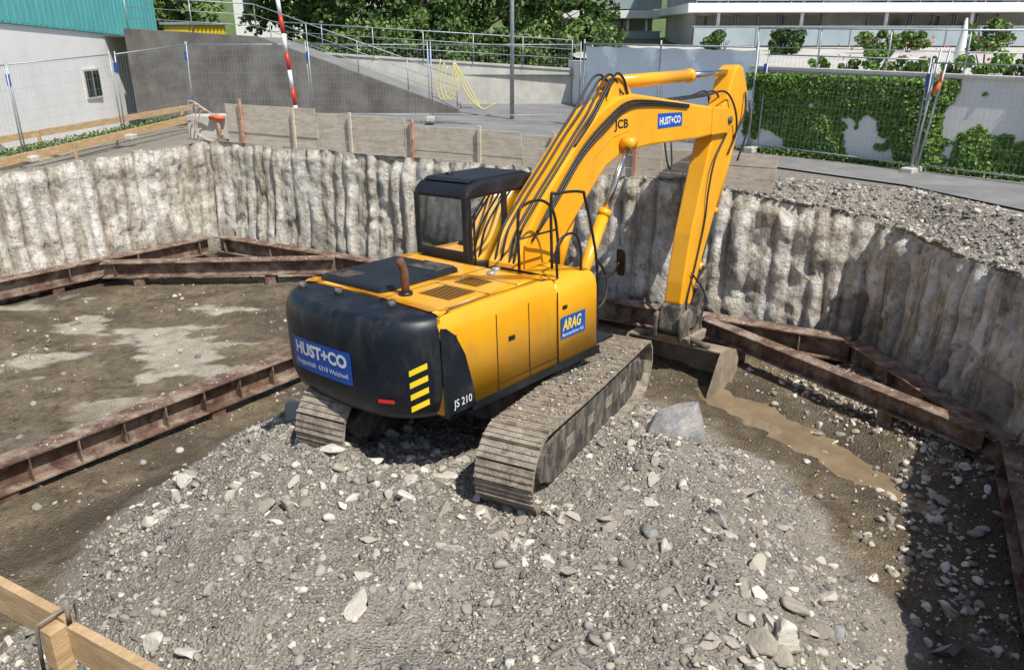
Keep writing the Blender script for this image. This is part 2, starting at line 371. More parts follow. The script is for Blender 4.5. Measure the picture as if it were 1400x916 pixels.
# ---------------------------------------------------------------- rocks
def tmpl(sub,k,seed,lo=.28,hi=.62):
    bm=bmesh.new();bmesh.ops.create_icosphere(bm,subdivisions=sub,radius=1);v=np.array([p.co[:] for p in bm.verts]);f=np.array([[q.index for q in p.verts] for p in bm.faces]);bm.free()
    r=np.random.default_rng(seed)
    for _ in range(k):
        n=r.normal(size=3);n/=np.linalg.norm(n);h=r.uniform(lo,hi);d=v@n;v=v-np.outer(np.maximum(d-h,0),n)
    v=v/np.abs(v).max()*r.uniform(.65,1.25,3);return v,f
T1=[tmpl(1,3,i) for i in range(8)];T2=[tmpl(2,7,20+i) for i in range(12)];T3=[tmpl(3,8,50+i,.22,.48) for i in range(10)]
def rocks(name,P,R,T,m,parent=None):
    Vs=[];Fs=[];o=0
    for k,(p,r) in enumerate(zip(P,R)):
        v,f=T[k%len(T)]
        q=rng.normal(size=4);q/=np.linalg.norm(q);w_,x,y,z=q
        Rm=np.array([[1-2*(y*y+z*z),2*(x*y-z*w_),2*(x*z+y*w_)],[2*(x*y+z*w_),1-2*(x*x+z*z),2*(y*z-x*w_)],[2*(x*z-y*w_),2*(y*z+x*w_),1-2*(x*x+y*y)]])
        Vs.append((v@Rm.T)*r*np.array([1,1,.75])+p);Fs.append(f+o);o+=len(v)
    return mk(name,np.vstack(Vs),np.vstack(Fs),m,parent)
def scatter(n,fn,x0,x1,y0,y1,dens):
    x=rng.uniform(x0,x1,n);y=rng.uniform(y0,y1,n);k=rng.uniform(0,1,n)<dens(x,y);x=x[k];y=y[k];return x,y,fn(x,y)
dm=lambda x,y: sm(.01,.2,mound(x,y)[0])*(.35+1.1*np.clip(fbm(x*1.1,y*1.1,0,3,70)+.4,0,1))+.02
x,y,z=scatter(80000,Zf,-5.6,5,3.8,13,dm);r=.007+.018*rng.uniform(0,1,len(x))**2.2
rocks('gravel',np.column_stack([x,y,z+.2*r]),r,T1,ROCK)
x,y,z=scatter(11000,Zf,-5.6,5,3.8,13,dm);r=.022+.05*rng.uniform(0,1,len(x))**3.2
rocks('gravel_stones',np.column_stack([x,y,z+.05*r]),r,T2,ROCK)
x,y,z=scatter(520,Zf,-5,4.6,4.2,12,lambda x,y:sm(.05,.3,mound(x,y)[0])*(.35+1.5*np.clip(fbm(x*.9,y*.9,0,3,71)+.2,0,1)));r=.055+.11*rng.uniform(0,1,len(x))**3
rocks('large_stones',np.column_stack([x,y,z+.02*r]),r,T3,ROCKL)
x,y,z=scatter(2000,Zf,-4.6,1.7,5.2,9.8,lambda x,y:np.exp(-(segd(x,y,(-3.9,9.1),(0.4,6.3))/.5)**2));r=.022+.095*rng.uniform(0,1,len(x))**2.8
rocks('rubble_heap',np.column_stack([x,y,z+.1*r]),r,T3,ROCKL)
x,y,z=scatter(420,Zf,1.3,3.8,4.0,6.3,lambda x,y:np.exp(-(segd(x,y,(1.9,4.9),(3.1,5.1))/.38)**2));r=.03+.11*rng.uniform(0,1,len(x))**2.2
rocks('rubble_heap',np.column_stack([x,y,z+.2*r]),r,T3,ROCKL)
x,y,z=scatter(11000,Zf,4,7,5,13.4,lambda x,y:.9*np.exp(-(segd(x,y,(5.2,12.2),(6.3,9.6))/.55)**2)+.45*np.exp(-(segd(x,y,(4.6,6.4),(5.3,9.))/.5)**2)+.03);r=.012+.075*rng.uniform(0,1,len(x))**4
rocks('rubble_strip',np.column_stack([x,y,z+.3*r]),r,T2,ROCKL)
x,y,z=scatter(6500,Zf,-12,-2,7,19,lambda x,y:.10+.7*(fbm(x,y,0,3,80)>.2));r=.010+.065*rng.uniform(0,1,len(x))**6
rocks('loose_stones',np.column_stack([x,y,z+.1*r]),r,T1,ROCK)
k=np.where((seg>=1)&(seg<=2)|((seg==0)&(pts[:,0]>2.)))[0]
ii=rng.choice(k,9000);dd=rng.uniform(0,1,9000)**1.2*1.55+.02
px=pts[ii]+rad[ii]*dd[:,None];hz=Hr(px[:,0],px[:,1],dd,zt[ii],seg[ii])
r=.010+.06*rng.uniform(0,1,9000)**5
rocks('bank_gravel',np.column_stack([px,hz+.05*r]),r,T2,ROCK)
def z1(a,b): return float(Zf(np.array([a]),np.array([b]))[0])
bv=np.array([(-.44,-.20,-.2),(-.10,-.36,-.2),(.30,-.30,-.2),(.48,-.05,-.2),(.36,.26,-.2),(-.26,.30,-.2),(-.36,-.06,.04),(-.08,-.22,.12),(.24,-.14,.26),(.38,.02,.30),(.26,.18,.24),(-.10,.20,.18)])
bm=bmesh.new();[bm.verts.new(p) for p in bv];bmesh.ops.convex_hull(bm,input=bm.verts);bmesh.ops.triangulate(bm,faces=bm.faces)
me=bpy.data.meshes.new('boulder');bm.to_mesh(me);bm.free();me.materials.append(BROCK)
bo=bpy.data.objects.new('boulder',me);COL.objects.link(bo);bo.location=(1.97,8.62,z1(1.97,8.62)+.06);bo.rotation_euler=(.05,-.05,.3);bo.scale=(.95,.9,.85)
mb=bo.modifiers.new('b','BEVEL');mb.width=.018;mb.segments=1
for q,(bx,by,br) in enumerate(((2.05,6.6,.14),(-2.9,9.2,.24),(-3.3,8.5,.2),(-2.5,8.7,.17),(2.9,5.6,.17),(3.9,7.0,.12),(1.3,6.3,.14),(-1.9,7.3,.13),(4.2,6.0,.17),(2.2,5.0,.22),(1.2,7.2,.12),(-.6,5.9,.11),(3.0,7.4,.11),(-3.6,7.6,.13))):
    v,f=T3[q%8];mk('stone_block',v@Rz(q).T*np.array([br*1.3,br,br*.9])+np.array([bx,by,z1(bx,by)+br*.15]),f,ROCKL if q%2 else BROCK)
# ---------------------------------------------------------------- steel bracing beams
def beam(name,a,b,ztop=-.35,h=.40,w=.34,stiff=1.1,ext=0):
    a=np.array(a,float);b=np.array(b,float);t=b-a;L=np.linalg.norm(t);t/=L;n=np.array([-t[1],t[0]])
    R=np.array([[t[0],n[0],0],[t[1],n[1],0],[0,0,1]])
    xf=frame(R,(a[0],a[1],ztop));e=empty(name);A=Acc();tf=.024
    A.box((-ext,-w/2,-tf),(L+ext,w/2,0));A.box((-ext,-w/2,-h),(L+ext,w/2,-h+tf));A.box((-ext,-.012,-h+tf),(L+ext,.012,-tf))
    A.make('flanges_and_web',RUST,e,xf)
    B=Acc();s=.3
    while s<L:
        for sg in (-1,1):
            y0,y1=(.013,w/2-.015) if sg>0 else (-w/2+.015,-.013)
            B.box((s-.01,y0,-h+tf),(s+.01,y1,-tf))
        s+=stiff
    B.make('stiffeners',RUST,e,xf)
    D=Acc()
    for s in np.arange(.8,L,3.0): D.box((s-.12,-w/2+.03,-h-.45),(s+.12,w/2-.03,-h-.002))
    D.make('support_blocks',RUST,e,xf)
    if L>4:
        m_=int(L*26);s=rng.uniform(0,L,m_);yy=rng.uniform(-w/2,w/2,m_)*.9;Pm=xf(np.column_stack([s,yy,np.zeros(m_)+.003]));rocks('soil_crumbs',Pm,.006+.018*rng.uniform(0,1,m_)**3,T1,ROCKL,e)
    return e
beam('steel_waler_beam',(-7.7,20.25),(5.95,12.85),stiff=1.6)
beam('steel_waler_beam',(-7.95,20.0),(-15.5,11.0),-.33,stiff=1.6)
beam('steel_strut_beam',(-9.5,17.6),(-4.2,18.0),-.31,h=.36,stiff=9)
beam('steel_strut_beam',(-10.6,3.2),(-.6,16.25),-.355,stiff=.62)
beam('steel_waler_beam',(5.98,12.75),(6.55,9.2),-.37,h=.42,stiff=.9)
beam('steel_strut_beam',(3.62,13.75),(6.35,9.35),-.30,h=.3,w=.26,stiff=5)
beam('steel_waler_beam',(6.6,9.1),(3.2,2.0),-.34,stiff=.8)
# ---------------------------------------------------------------- excavator
EX=empty('excavator')
MU=Rx(-.042)@Ry(-.029)@Rz(.85);U=frame(MU,(-.146,9.34,.03))
MT=Rx(-.0887)@Ry(.0534)@Rz(1.145);T=frame(MT,(-.18,8.97,.0))
rr_,hc=.40,1.80
def path(s):
    Ls=2*hc;Pc=pi*rr_;s=s%(2*Ls+2*Pc)
    if s<Ls: return (-hc+s,2*rr_-.02*sin(pi*s/Ls)+.05),0
    s-=Ls
    if s<Pc: a=s/rr_;return (hc+rr_*sin(a),rr_+rr_*cos(a)+.05),a
    s-=Pc
    if s<Ls: return (hc-s,.05),pi
    s-=Ls;a=s/rr_;return (-hc-rr_*sin(a),rr_-rr_*cos(a)+.05),pi+a
PER=4*hc+2*pi*rr_;NS=50
for side in (-1,1):
    yc=side*1.085;A=Acc();LK=Acc()
    for q in range(NS):
        (px_,pz_),a=path(q*PER/NS);c_,s_=cos(a),sin(a);jz=random.uniform(-.003,.003)
        def xf(Vv,px_=px_,pz_=pz_,c_=c_,s_=s_,jz=jz):
            Vv=np.asarray(Vv);x=Vv[:,0];z=Vv[:,2]+jz;return np.column_stack([px_+x*c_+z*s_,Vv[:,1],pz_-x*s_+z*c_])
        y0,y1=yc-.31,yc+.31
        A.box((-.0955,y0,-.01),(.0955,y1,.020),xf)
        for gx,gh in ((-.09,.020),(-.03,.012),(.035,.012)): A.box((gx,y0+.002,.0202),(gx+.02,y1-.002,.0205+gh),xf)
        LK.box((-.085,yc-.12,-.10),(.085,yc-.07,-.012),xf);LK.box((-.085,yc+.07,-.10),(.085,yc+.12,-.012),xf)
    A.make('track_shoes',TRK,EX,T);LK.make('track_links',FRM,EX,T)
    m_=520;s=rng.uniform(-1.9,1.9,m_);yy=yc+rng.uniform(-.29,.29,m_);Pm=T(np.column_stack([s,yy,np.full(m_,.876)]));rocks('soil_on_tracks',Pm,.008+.022*rng.uniform(0,1,m_)**3,T1,ROCK,EX)
    prism('track_frame',[(-1.72,.25),(-1.5,.15),(1.5,.15),(1.72,.25),(1.75,.6),(1.45,.70),(-1.45,.70),(-1.75,.6)],yc-.235,yc+.235,FRM,EX,T,.02)
    G=Acc()
    for xx,rad_,w_ in [(-hc,.34,.07),(hc,.33,.09)]+[(v,.10,.13) for v in np.linspace(-1.4,1.4,8)]:
        zc_=rr_+.05 if rad_>.2 else .17
        Vv,Ff=tubegeo([(xx,yc-w_-.06,zc_),(xx,yc+w_+.06,zc_)],rad_,20);G.add(Vv,Ff)
        if rad_>.2:
            Vv,Ff=tubegeo([(xx,yc-.26,zc_),(xx,yc+.26,zc_)],.15,16);G.add(Vv,Ff)
    G.make('sprocket_and_rollers',FRM,EX,T)
    B=Acc()
    for xx in (-1.0,-.3,.4,1.0): B.box((xx-.12,yc+side*.235-.003,.38),(xx+.12,yc+side*.235+.012,.52))
    B.make('frame_covers',TRK,EX,T)
prism('carbody',[(-.75,.35),(.75,.35),(.6,.82),(-.6,.82)],-.95,.95,FRM,EX,T,.03)
tube('slew_ring',[(0,0,.70),(0,0,.96)],.62,FRM,EX,U,28)
box('main_frame',(-2.0,-1.15,.88),(.52,1.15,.975),BLK,EX,U,.02)
box('cab_deck',(-.3,.2,.885),(1.45,1.17,1.08),BLK,EX,U,.03)
def arcx(t,k=.67): return -1.95-k*np.sqrt(np.maximum(1-np.abs(t)**3.0,0))
out=[(-1.88,1.19)]+[(float(arcx(t)),1.19*t) for t in np.sin(np.linspace(pi/2,-pi/2,41))]+[(-1.88,-1.19)]
loops=[]
for zz,ins in ((.93,.20),(.955,.12),(1.03,.055),(1.15,.015),(1.3,0),(1.75,0),(1.88,.015),(1.96,.05),(2.0,.10),(2.012,.17)):
    o2=inset(out,ins);o2[0]=np.array([-1.88,1.19-ins*.8]);o2[-1]=np.array([-1.88,-1.19+ins*.8]);loops.append([(a,b,zz) for a,b in o2])
loft('counterweight',loops,CWM,EX,U,smooth=True)
o_=rrect(-2.10,-.26,-1.187,1.187,.05)
loft('engine_hood',[[(a,b,zz) for a,b in inset(o_,i_)] for zz,i_ in ((.978,0),(1.82,0),(1.92,.012),(1.985,.05),(2.018,.12),(2.028,.2))],YEL,EX,U,smooth=True)
o_=rrect(-.30,.56,-1.183,-.36,.10)
loft('tank_housing',[[(a,b,zz) for a,b in inset(o_,i_)] for zz,i_ in ((.98,0),(1.74,0),(1.84,.015),(1.91,.055),(1.95,.12),(1.965,.2))],YEL,EX,U,smooth=True)
for sd in (-1,1):
    y=sd*1.189
    prism('counterweight_side',[(-2.10,.96),(-1.66,.96),(-1.69,1.2),(-1.78,1.55),(-1.90,1.78),(-2.02,1.88),(-2.10,1.90)],y,y+sd*.007,CWM,EX,U)
sm_=Acc()
for X_ in (-1.30,-.78,-.27): sm_.box((X_-.006,-1.1905,1.0),(X_+.006,-1.18,1.84))
sm_.box((-1.30,-1.1908,1.06),(-.27,-1.18,1.068))
for X_ in (-1.25,-.8,-.3): sm_.box((X_-.005,-1.05,2.0),(X_+.005,-.25,2.0305))
sm_.box((-2.05,-.25,2.0),(-.28,-.243,2.031))
sm_.make('panel_seams',BLK,EX,U)
h_=Acc()
h_.box((-1.12,-1.195,1.5),(-1.02,-1.188,1.55));h_.box((-.18,-1.195,1.62),(-.1,-1.183,1.66));h_.make('door_latches',BLK,EX,U)
box('side_skirt',(-1.7,-1.196,.90),(.54,-1.176,.992),BLK,EX,U)
loft('engine_cover',[[(a,b,zz) for a,b in inset(rrect(-1.93,-.72,-.12,1.0,.09),i_)] for zz,i_ in ((2.02,0),(2.07,.01),(2.085,.05))],BLK,EX,U,smooth=False)
A=Acc()
for q in range(9): A.box((-1.05+q*.034,-.05,2.086),(-1.035+q*.034,.45,2.096))
for q in range(9): A.box((-1.85+q*.03,.55,2.086),(-1.838+q*.03,.92,2.094))
A.make('cover_louvres',FRM,EX,U)
A=Acc()
for q in range(10): A.box((-1.66+q*.04,-.88,2.029),(-1.645+q*.04,-.42,2.035))
for q in range(7): A.box((-1.12+q*.04,-.75,2.029),(-1.107+q*.04,-.40,2.035))
A.make('hood_vents',BLK,EX,U)
PIPE=mat('rusty_pipe',(.10,.04,.022),(.18,.085,.05),15,.8)
tube('exhaust_stack',[(-1.78,-.35,2.0),(-1.78,-.35,2.26),(-1.80,-.35,2.35),(-1.84,-.35,2.42)],[.045,.045,.045,.045],PIPE,EX,U,12)
tube('exhaust_collar',[(-1.78,-.35,2.02),(-1.78,-.35,2.06)],.075,BLK,EX,U,14)
for cx_,cy_ in ((-.62,-.50),(-.45,-.42)): tube('filler_cap',[(cx_,cy_,2.02),(cx_,cy_,2.06)],.05,GALV,EX,U,14)
for cx_,cy_ in ((-2.2,.9),(-2.12,.35),(-2.1,-.5)): 
    tube('lifting_eye',[(cx_,cy_,2.0),(cx_,cy_,2.07)],.045,FRM,EX,U,10)
# cab: lower body, roof, pillars, clear panes and a seat inside
prism('cab_lower_body',[(-.24,1.082),(-.24,2.10),(-.17,2.12),(-.10,1.98),(.44,1.90),(.54,1.60),(1.42,1.52),(1.40,1.082)],.24,1.19,BLK,EX,U,.03)
prism('cab_roof',[(-.24,2.74),(-.22,2.84),(-.12,2.92),(.05,2.955),(.95,2.955),(1.12,2.93),(1.24,2.84),(1.27,2.74)],.24,1.19,BLK,EX,U,.05)
prism('cab_roof_panel',[(-.12,2.94),(-.05,2.975),(.95,2.975),(1.05,2.94)],.32,1.11,BLK,EX,U,.012)
for y0 in (.243,1.097):
    prism('rear_pillar',[(-.236,2.0),(-.236,2.80),(-.13,2.80),(-.13,2.0)],y0,y0+.09,BLK,EX,U,.02)
for y0 in (.243,1.137):
    prism('door_pillar',[(.43,1.7),(.43,2.80),(.52,2.80),(.53,1.6)],y0,y0+.05,BLK,EX,U,.012)
    prism('front_pillar',[(1.19,2.80),(1.25,2.80),(1.42,2.15),(1.42,1.50),(1.36,1.50),(1.36,2.15)],y0,y0+.05,BLK,EX,U,.012)
def plate(name,P3,m,t=.006,nv=(0,-1,0)):
    nv=np.array(nv,float)*t;P3=np.array(P3,float);n=len(P3)
    Vv=np.vstack([P3,P3+nv]);Ff=[tuple(range(n)),tuple(range(2*n-1,n-1,-1))]+[(q,(q+1)%n,(q+1)%n+n,q+n) for q in range(n)]
    return recalc(mk(name,Vv,Ff,m,EX,U))
def pane(name,P3): return mk(name,P3,[tuple(range(len(P3)))],CGL,EX,U)
pane('rear_window',[(-.215,.30,2.06),(-.215,1.13,2.06),(-.215,1.13,2.78),(-.215,.30,2.78)])
for y in (.262,1.168):
    pane('side_window',[(-.16,y,1.95),(-.16,y,2.78),(.46,y,2.78),(.46,y,1.86)])
    pane('side_window',[(.49,y,1.58),(.49,y,2.78),(1.21,y,2.78),(1.38,y,2.15),(1.38,y,1.50)])
pane('windscreen',[(1.22,.28,2.78),(1.22,1.15,2.78),(1.39,1.15,2.15),(1.39,.28,2.15)]);pane('windscreen',[(1.392,.28,2.148),(1.392,1.15,2.148),(1.392,1.15,1.50),(1.392,.28,1.50)])
plate('rear_lower_panel',[(-.243,a,b) for a,b in rrect(.36,1.07,1.3,2.0,.05)],BLK,.006,(-1,0,0))
SEAT=mat('seat_fabric',(.05,.05,.055),(.09,.09,.095),12,.9)
box('seat_cushion',(.15,.45,1.90),(.62,.98,2.03),SEAT,EX,U,.05);prism('seat_backrest',[(.08,1.98),(.02,2.55),(.10,2.62),(.20,2.58),(.24,2.0)],.47,.96,SEAT,EX,U,.05);prism('headrest',[(.02,2.60),(.0,2.74),(.09,2.76),(.11,2.61)],.58,.85,SEAT,EX,U,.03)
box('seat_base',(.1,.5,1.5),(.6,.95,1.91),BLK,EX,U,.02)
box('control_console',(.3,.33,1.8),(.78,.44,2.16),BLK,EX,U,.03);box('control_console',(.3,.99,1.8),(.78,1.10,2.16),BLK,EX,U,.03)
tube('joystick',[(.72,.38,2.14),(.74,.38,2.34)],.02,BLK,EX,U,8);tube('joystick',[(.72,1.04,2.14),(.74,1.04,2.34)],.02,BLK,EX,U,8)
tube('cab_beacon',[(.2,.95,2.97),(.2,.95,3.0)],.05,BLK,EX,U,12)
tube('cab_grab_rail',[(-.2,.15,1.9),(-.2,.13,2.6),(.0,.13,2.7)],.014,BLK,EX,U,6,5)
bp_=[(.02,1.62),(.16,1.50),(.42,1.55),(.95,1.98),(1.70,2.64),(2.05,2.93),(2.5,3.09),(3.2,3.12),(4.6,3.10),(5.5,3.14),(5.68,3.24),(5.70,3.40),(5.58,3.50),(4.6,3.62),(3.4,3.78),(2.75,3.86),(2.35,3.84),(1.95,3.70),(1.45,3.36),(.65,2.66),(.10,1.95)]
prism('boom',bp_,-.225,.225,YEL,EX,U,.035)
prism('boom_plate',[(1.75,3.05),(2.2,3.30),(2.62,3.36),(2.62,3.6),(2.1,3.58),(1.72,3.35)],-.232,.232,YEL,EX,U,.02)
prism('boom_foot_bracket',[(-.3,1.0),(.75,1.0),(.6,1.45),(.3,1.8),(-.05,1.8)],-.33,-.245,YEL,EX,U,.03)
prism('boom_foot_bracket',[(-.3,1.0),(.75,1.0),(.6,1.45),(.3,1.8),(-.05,1.8)],.230,.238,YEL,EX,U)
tube('boom_foot_pin',[(.2,-.36,1.66),(.2,.235,1.66)],.06,FRM,EX,U,14)
def cyl(nm,a,b,y,r1,r2,f=.58):
    a=np.array([a[0],y,a[1]]);b=np.array([b[0],y,b[1]]);m_=a+(b-a)*f;u=(b-a)/np.linalg.norm(b-a)
    tube(nm+'_barrel',[a,m_],r1,YEL,EX,U,16);tube(nm+'_gland',[m_-u*.04,m_+u*.05],r1*1.15,YEL,EX,U,16);tube(nm+'_rod',[m_,b],r2,STEEL,EX,U,12)
    for p_ in (a,b): tube(nm+'_eye',[p_-np.array([0,.09,0]),p_+np.array([0,.09,0])],r1*1.0,YEL,EX,U,14)
for sd in (-1,1): cyl('boom_cylinder',(1.05,1.12) if sd<0 else (1.55,1.25),(2.42,3.22),sd*.34,.082,.045,.58)
tube('boom_cylinder_pin',[(2.42,-.40,3.22),(2.42,.40,3.22)],.045,FRM,EX,U,12)
box('boom_cylinder_mount',(.55,-.45,.9),(1.15,.19,1.12),YEL,EX,U,.03)
cyl('stick_cylinder',(2.5,4.02),(6.02,4.08),0,.092,.05,.60)
prism('stick_cylinder_bracket',[(2.2,3.8),(2.85,3.8),(2.6,4.1),(2.4,4.1)],-.13,-.10,YEL,EX,U,.01);prism('stick_cylinder_bracket',[(2.2,3.8),(2.85,3.8),(2.6,4.1),(2.4,4.1)],.10,.13,YEL,EX,U,.01)
sp_=[(5.86,4.12),(6.02,4.20),(6.18,4.14),(6.40,3.72),(6.34,3.45),(5.90,2.75),(5.05,1.10),(4.72,.36),(4.60,.25),(4.44,.26),(4.36,.40),(4.42,.75),(4.62,1.55),(5.02,2.65),(5.22,3.15),(5.42,3.42),(5.6,3.62)]
prism('stick',sp_,-.165,.165,YEL,EX,U,.03)
prism('boom_nose_fork',[(5.0,3.12),(5.55,3.12),(5.74,3.26),(5.74,3.42),(5.55,3.52),(5.0,3.57)],-.25,-.17,YEL,EX,U,.02)
prism('boom_nose_fork',[(5.0,3.12),(5.55,3.12),(5.74,3.26),(5.74,3.42),(5.55,3.52),(5.0,3.57)],.17,.25,YEL,EX,U,.02)
tube('boom_nose_pin',[(5.58,-.28,3.33),(5.58,.28,3.33)],.06,FRM,EX,U,14)
cyl('bucket_cylinder',(6.36,3.30),(5.22,.86),0,.075,.042,.62)
prism('tipping_link',[(4.72,.62),(4.82,.56),(5.32,.84),(5.24,.96)],-.24,-.18,FRM,EX,U,.012);prism('tipping_link',[(4.72,.62),(4.82,.56),(5.32,.84),(5.24,.96)],.18,.24,FRM,EX,U,.012)
prism('bucket_link',[(5.18,.90),(5.34,.88),(5.10,-.02),(4.95,.0)],-.16,.16,FRM,EX,U,.02)
prism('quick_hitch',[(4.30,.36),(4.50,.42),(4.66,.34),(5.10,.10),(5.14,-.08),(4.95,-.2),(4.4,-.2),(4.22,-.05)],-.19,.19,FRM,EX,U,.03)
prism('hitch_ears',[(4.2,.2),(4.5,.3),(4.9,.05),(5.0,-.2),(4.2,-.2)],-.27,-.20,FRM,EX,U,.02);prism('hitch_ears',[(4.2,.2),(4.5,.3),(4.9,.05),(5.0,-.2),(4.2,-.2)],.20,.27,FRM,EX,U,.02)
prism('tilt_rotator',[(4.28,-.16),(5.02,-.16),(4.95,-.34),(4.45,-.34)],-.34,.34,BKT,EX,U,.03)
tube('tilt_cylinder',[(4.5,-.66,-.30),(4.4,.1,-.10)],.05,FRM,EX,U,12);tube('tilt_cylinder',[(4.5,.66,-.30),(4.4,-.05,-.08)],.05,FRM,EX,U,12)
ou=[(4.44,-.33),(4.72,-.31),(4.95,-.40),(5.06,-.60),(5.02,-.82),(4.84,-.98),(4.50,-1.06),(3.98,-1.06)]
iw_=[(3.98,-1.035),(4.49,-1.03),(4.82,-.955),(4.99,-.81),(5.03,-.60),(4.93,-.425),(4.72,-.34),(4.44,-.355)]
prism('bucket_shell',ou+iw_,-.90,.90,BKT,EX,U)
for sd in (-1,1):
    prism('bucket_end_plate',ou+[(4.02,-.95),(4.36,-.42)],sd*.90,sd*.93,BKT,EX,U)
box('bucket_cutting_edge',(3.88,-.93,-1.068),(4.06,.93,-1.034),FRM,EX,U)
def hose(P,r=.019,k=7): tube('hydraulic_hose',P,r,RUB,EX,U,7,k)
for q,yo in enumerate((-.19,-.12,.02,.12)):
    d=.05*(q%2)
    hose([(.12,yo,1.95),(.28,yo,2.34),(.66,yo,2.71),(1.08,yo,3.07),(1.45,yo,3.40),(1.80,yo,3.68+d*.5),(2.05,yo*.9,3.92+d),(2.22,yo*.8,4.06+d),(2.38,yo*.7,4.06+d),(2.48,yo*.6,3.95),(2.5,yo,3.86)],.017)
hose([(1.35,-.2,3.25),(1.7,-.28,3.65),(2.05,-.25,3.98),(2.32,-.2,4.14),(2.55,-.16,4.05),(2.66,-.15,3.86)],.018)
for yo,zo in ((-.245,0),(-.25,.06),(-.252,.12)):
    hose([(.42,yo,2.2),(.9,yo-.02,2.62+zo),(1.5,yo,3.14+zo),(2.0,yo-.03,3.46+zo),(2.5,yo,3.66+zo*.8),(3.1,yo,3.69+zo*.5),(4.2,yo,3.60+zo*.3)],.015)
for yo in (-.14,.0,.12):
    hose([(4.1,yo,3.72),(4.9,yo,3.74),(5.5,yo*1.3,3.78),(5.75,yo*1.8,3.5),(5.9,yo*1.6,3.1),(5.72,yo*1.3,2.75)],.017)
hose([(5.6,-.2,3.1),(5.15,-.24,2.7),(5.02,-.22,2.2),(5.0,-.19,1.7),(4.75,-.19,1.0),(4.5,-.2,.45),(4.5,-.2,.1)],.016)
hose([(5.9,-.18,3.0),(6.15,-.24,3.4),(6.22,-.2,3.75)],.018);hose([(6.1,-.18,2.6),(6.30,-.26,3.2),(6.38,-.2,3.6)],.018)
hose([(4.62,-.2,.9),(4.85,-.34,.5),(4.7,-.36,.1),(4.5,-.28,-.05)],.016)
hose([(3.6,-.2,3.15),(3.62,-.26,2.8),(3.75,-.25,2.75),(3.8,-.2,3.12)],.014)
hose([(1.5,-.35,1.9),(1.75,-.45,1.5),(1.6,-.5,1.15),(1.2,-.45,1.05)],.02)
rail=lambda P,r=.018,k=5: tube('handrail',P,r,BLK,EX,U,8,k)
rail([(-.15,-.52,1.95),(-.15,-.52,2.60),(-.02,-.52,2.74),(.30,-.52,2.74),(.52,-.52,2.55),(.6,-.52,2.1),(.6,-.52,1.85)])
rail([(-.1,-1.05,1.93),(-.1,-1.05,2.30),(.05,-1.05,2.42),(.25,-1.05,2.40),(.35,-1.05,2.2),(.35,-1.05,1.93)],.016)
rail([(.18,-.75,1.95),(.18,-.75,2.78),(.25,-.78,2.85),(.62,-.85,2.83),(.72,-.85,2.7),(.92,-.88,1.9),(.92,-.88,1.05)])
rail([(-.15,-.52,2.35),(.55,-.52,2.35)],.013,0)
box('step_plate',(.56,-1.1,.95),(.98,-.4,.99),BLK,EX,U,.01)
tube('mirror_arm',[(.92,-.88,1.7),(1.05,-1.02,1.75),(1.12,-1.08,1.9)],.012,BLK,EX,U,6,4)
loft('mirror',[[(1.12+a*.35,-1.1+a,1.9+b) for a,b in rrect(-.08,.08,-.17,.17,.05)],[(1.16+a*.35,-1.1+a,1.9+b) for a,b in rrect(-.07,.07,-.15,.15,.05)]],BLK,EX,U)
def textgeo(s,off=.0,shear=0):
    cu=bpy.data.curves.new('t','FONT');cu.body=s;cu.size=1;cu.offset=off;cu.shear=shear;cu.resolution_u=3
    ob=bpy.data.objects.new('t',cu);COL.objects.link(ob);dg=bpy.context.evaluated_depsgraph_get();me=ob.evaluated_get(dg).to_mesh()
    v=np.array([p.co[:] for p in me.vertices]);f=[tuple(p.vertices) for p in me.polygons];ob.evaluated_get(dg).to_mesh_clear();bpy.data.objects.remove(ob);return v,f
def onto(name,s,box_,fn,m,off=0,shear=0):
    v,f=textgeo(s,off,shear);mn=v.min(0);mx=v.max(0);u0,v0,u1,v1=box_
    a=u0+(v[:,0]-mn[0])/(mx[0]-mn[0])*(u1-u0);b=v0+(v[:,1]-mn[1])/(mx[1]-mn[1])*(v1-v0)
    return mk(name,fn(a,b),f,m,EX,U)
rearf=lambda off: (lambda a,b: np.column_stack([arcx(-a/1.19)-off,-a,b]))
ga,gb=np.meshgrid(np.linspace(-.62,.42,17),[1.28,1.63]);I=np.arange(34).reshape(2,17)
mk('company_sign',rearf(.006)(ga.ravel(),gb.ravel()),np.column_stack([I[0,:-1],I[0,1:],I[1,1:],I[1,:-1]]),BLUE,EX,U)
onto('company_sign_lettering','HUST+CO',(-.54,1.445,.36,1.59),rearf(.010),WPT,.045)
onto('company_sign_address','Baugeschäft  6318 Walchwil',(-.54,1.325,.36,1.395),rearf(.010),WPT,.01)
sidef=lambda y: (lambda a,b: np.column_stack([a,0*a+y,b]))
mk('dealer_sign',sidef(-1.199)(np.array([-.22,.24,.24,-.22]),np.array([1.27,1.27,1.53,1.53])),[(0,1,2,3)],BLUE,EX,U)
onto('dealer_sign_lettering','ARAG',(-.20,1.36,.16,1.50),sidef(-1.201),YPT,.03,.2)
onto('dealer_sign_address','Baumaschinen AG',(-.20,1.295,.2,1.335),sidef(-1.201),WPT,.005)
onto('model_lettering','JS 210',(-1.98,1.0,-1.72,1.11),sidef(-1.199),WPT,.005)
onto('boom_lettering','JCB',(2.22,3.38,2.56,3.54),sidef(-.235),BLK,.03)
mk('boom_sign',sidef(-.2285)(np.array([3.35,4.05,4.05,3.35]),np.array([3.34,3.34,3.54,3.56])),[(0,1,2,3)],BLUE,EX,U)
onto('boom_sign_lettering','HUST+CO',(3.4,3.39,4.0,3.50),sidef(-.231),WPT,.03)
st_=Acc()
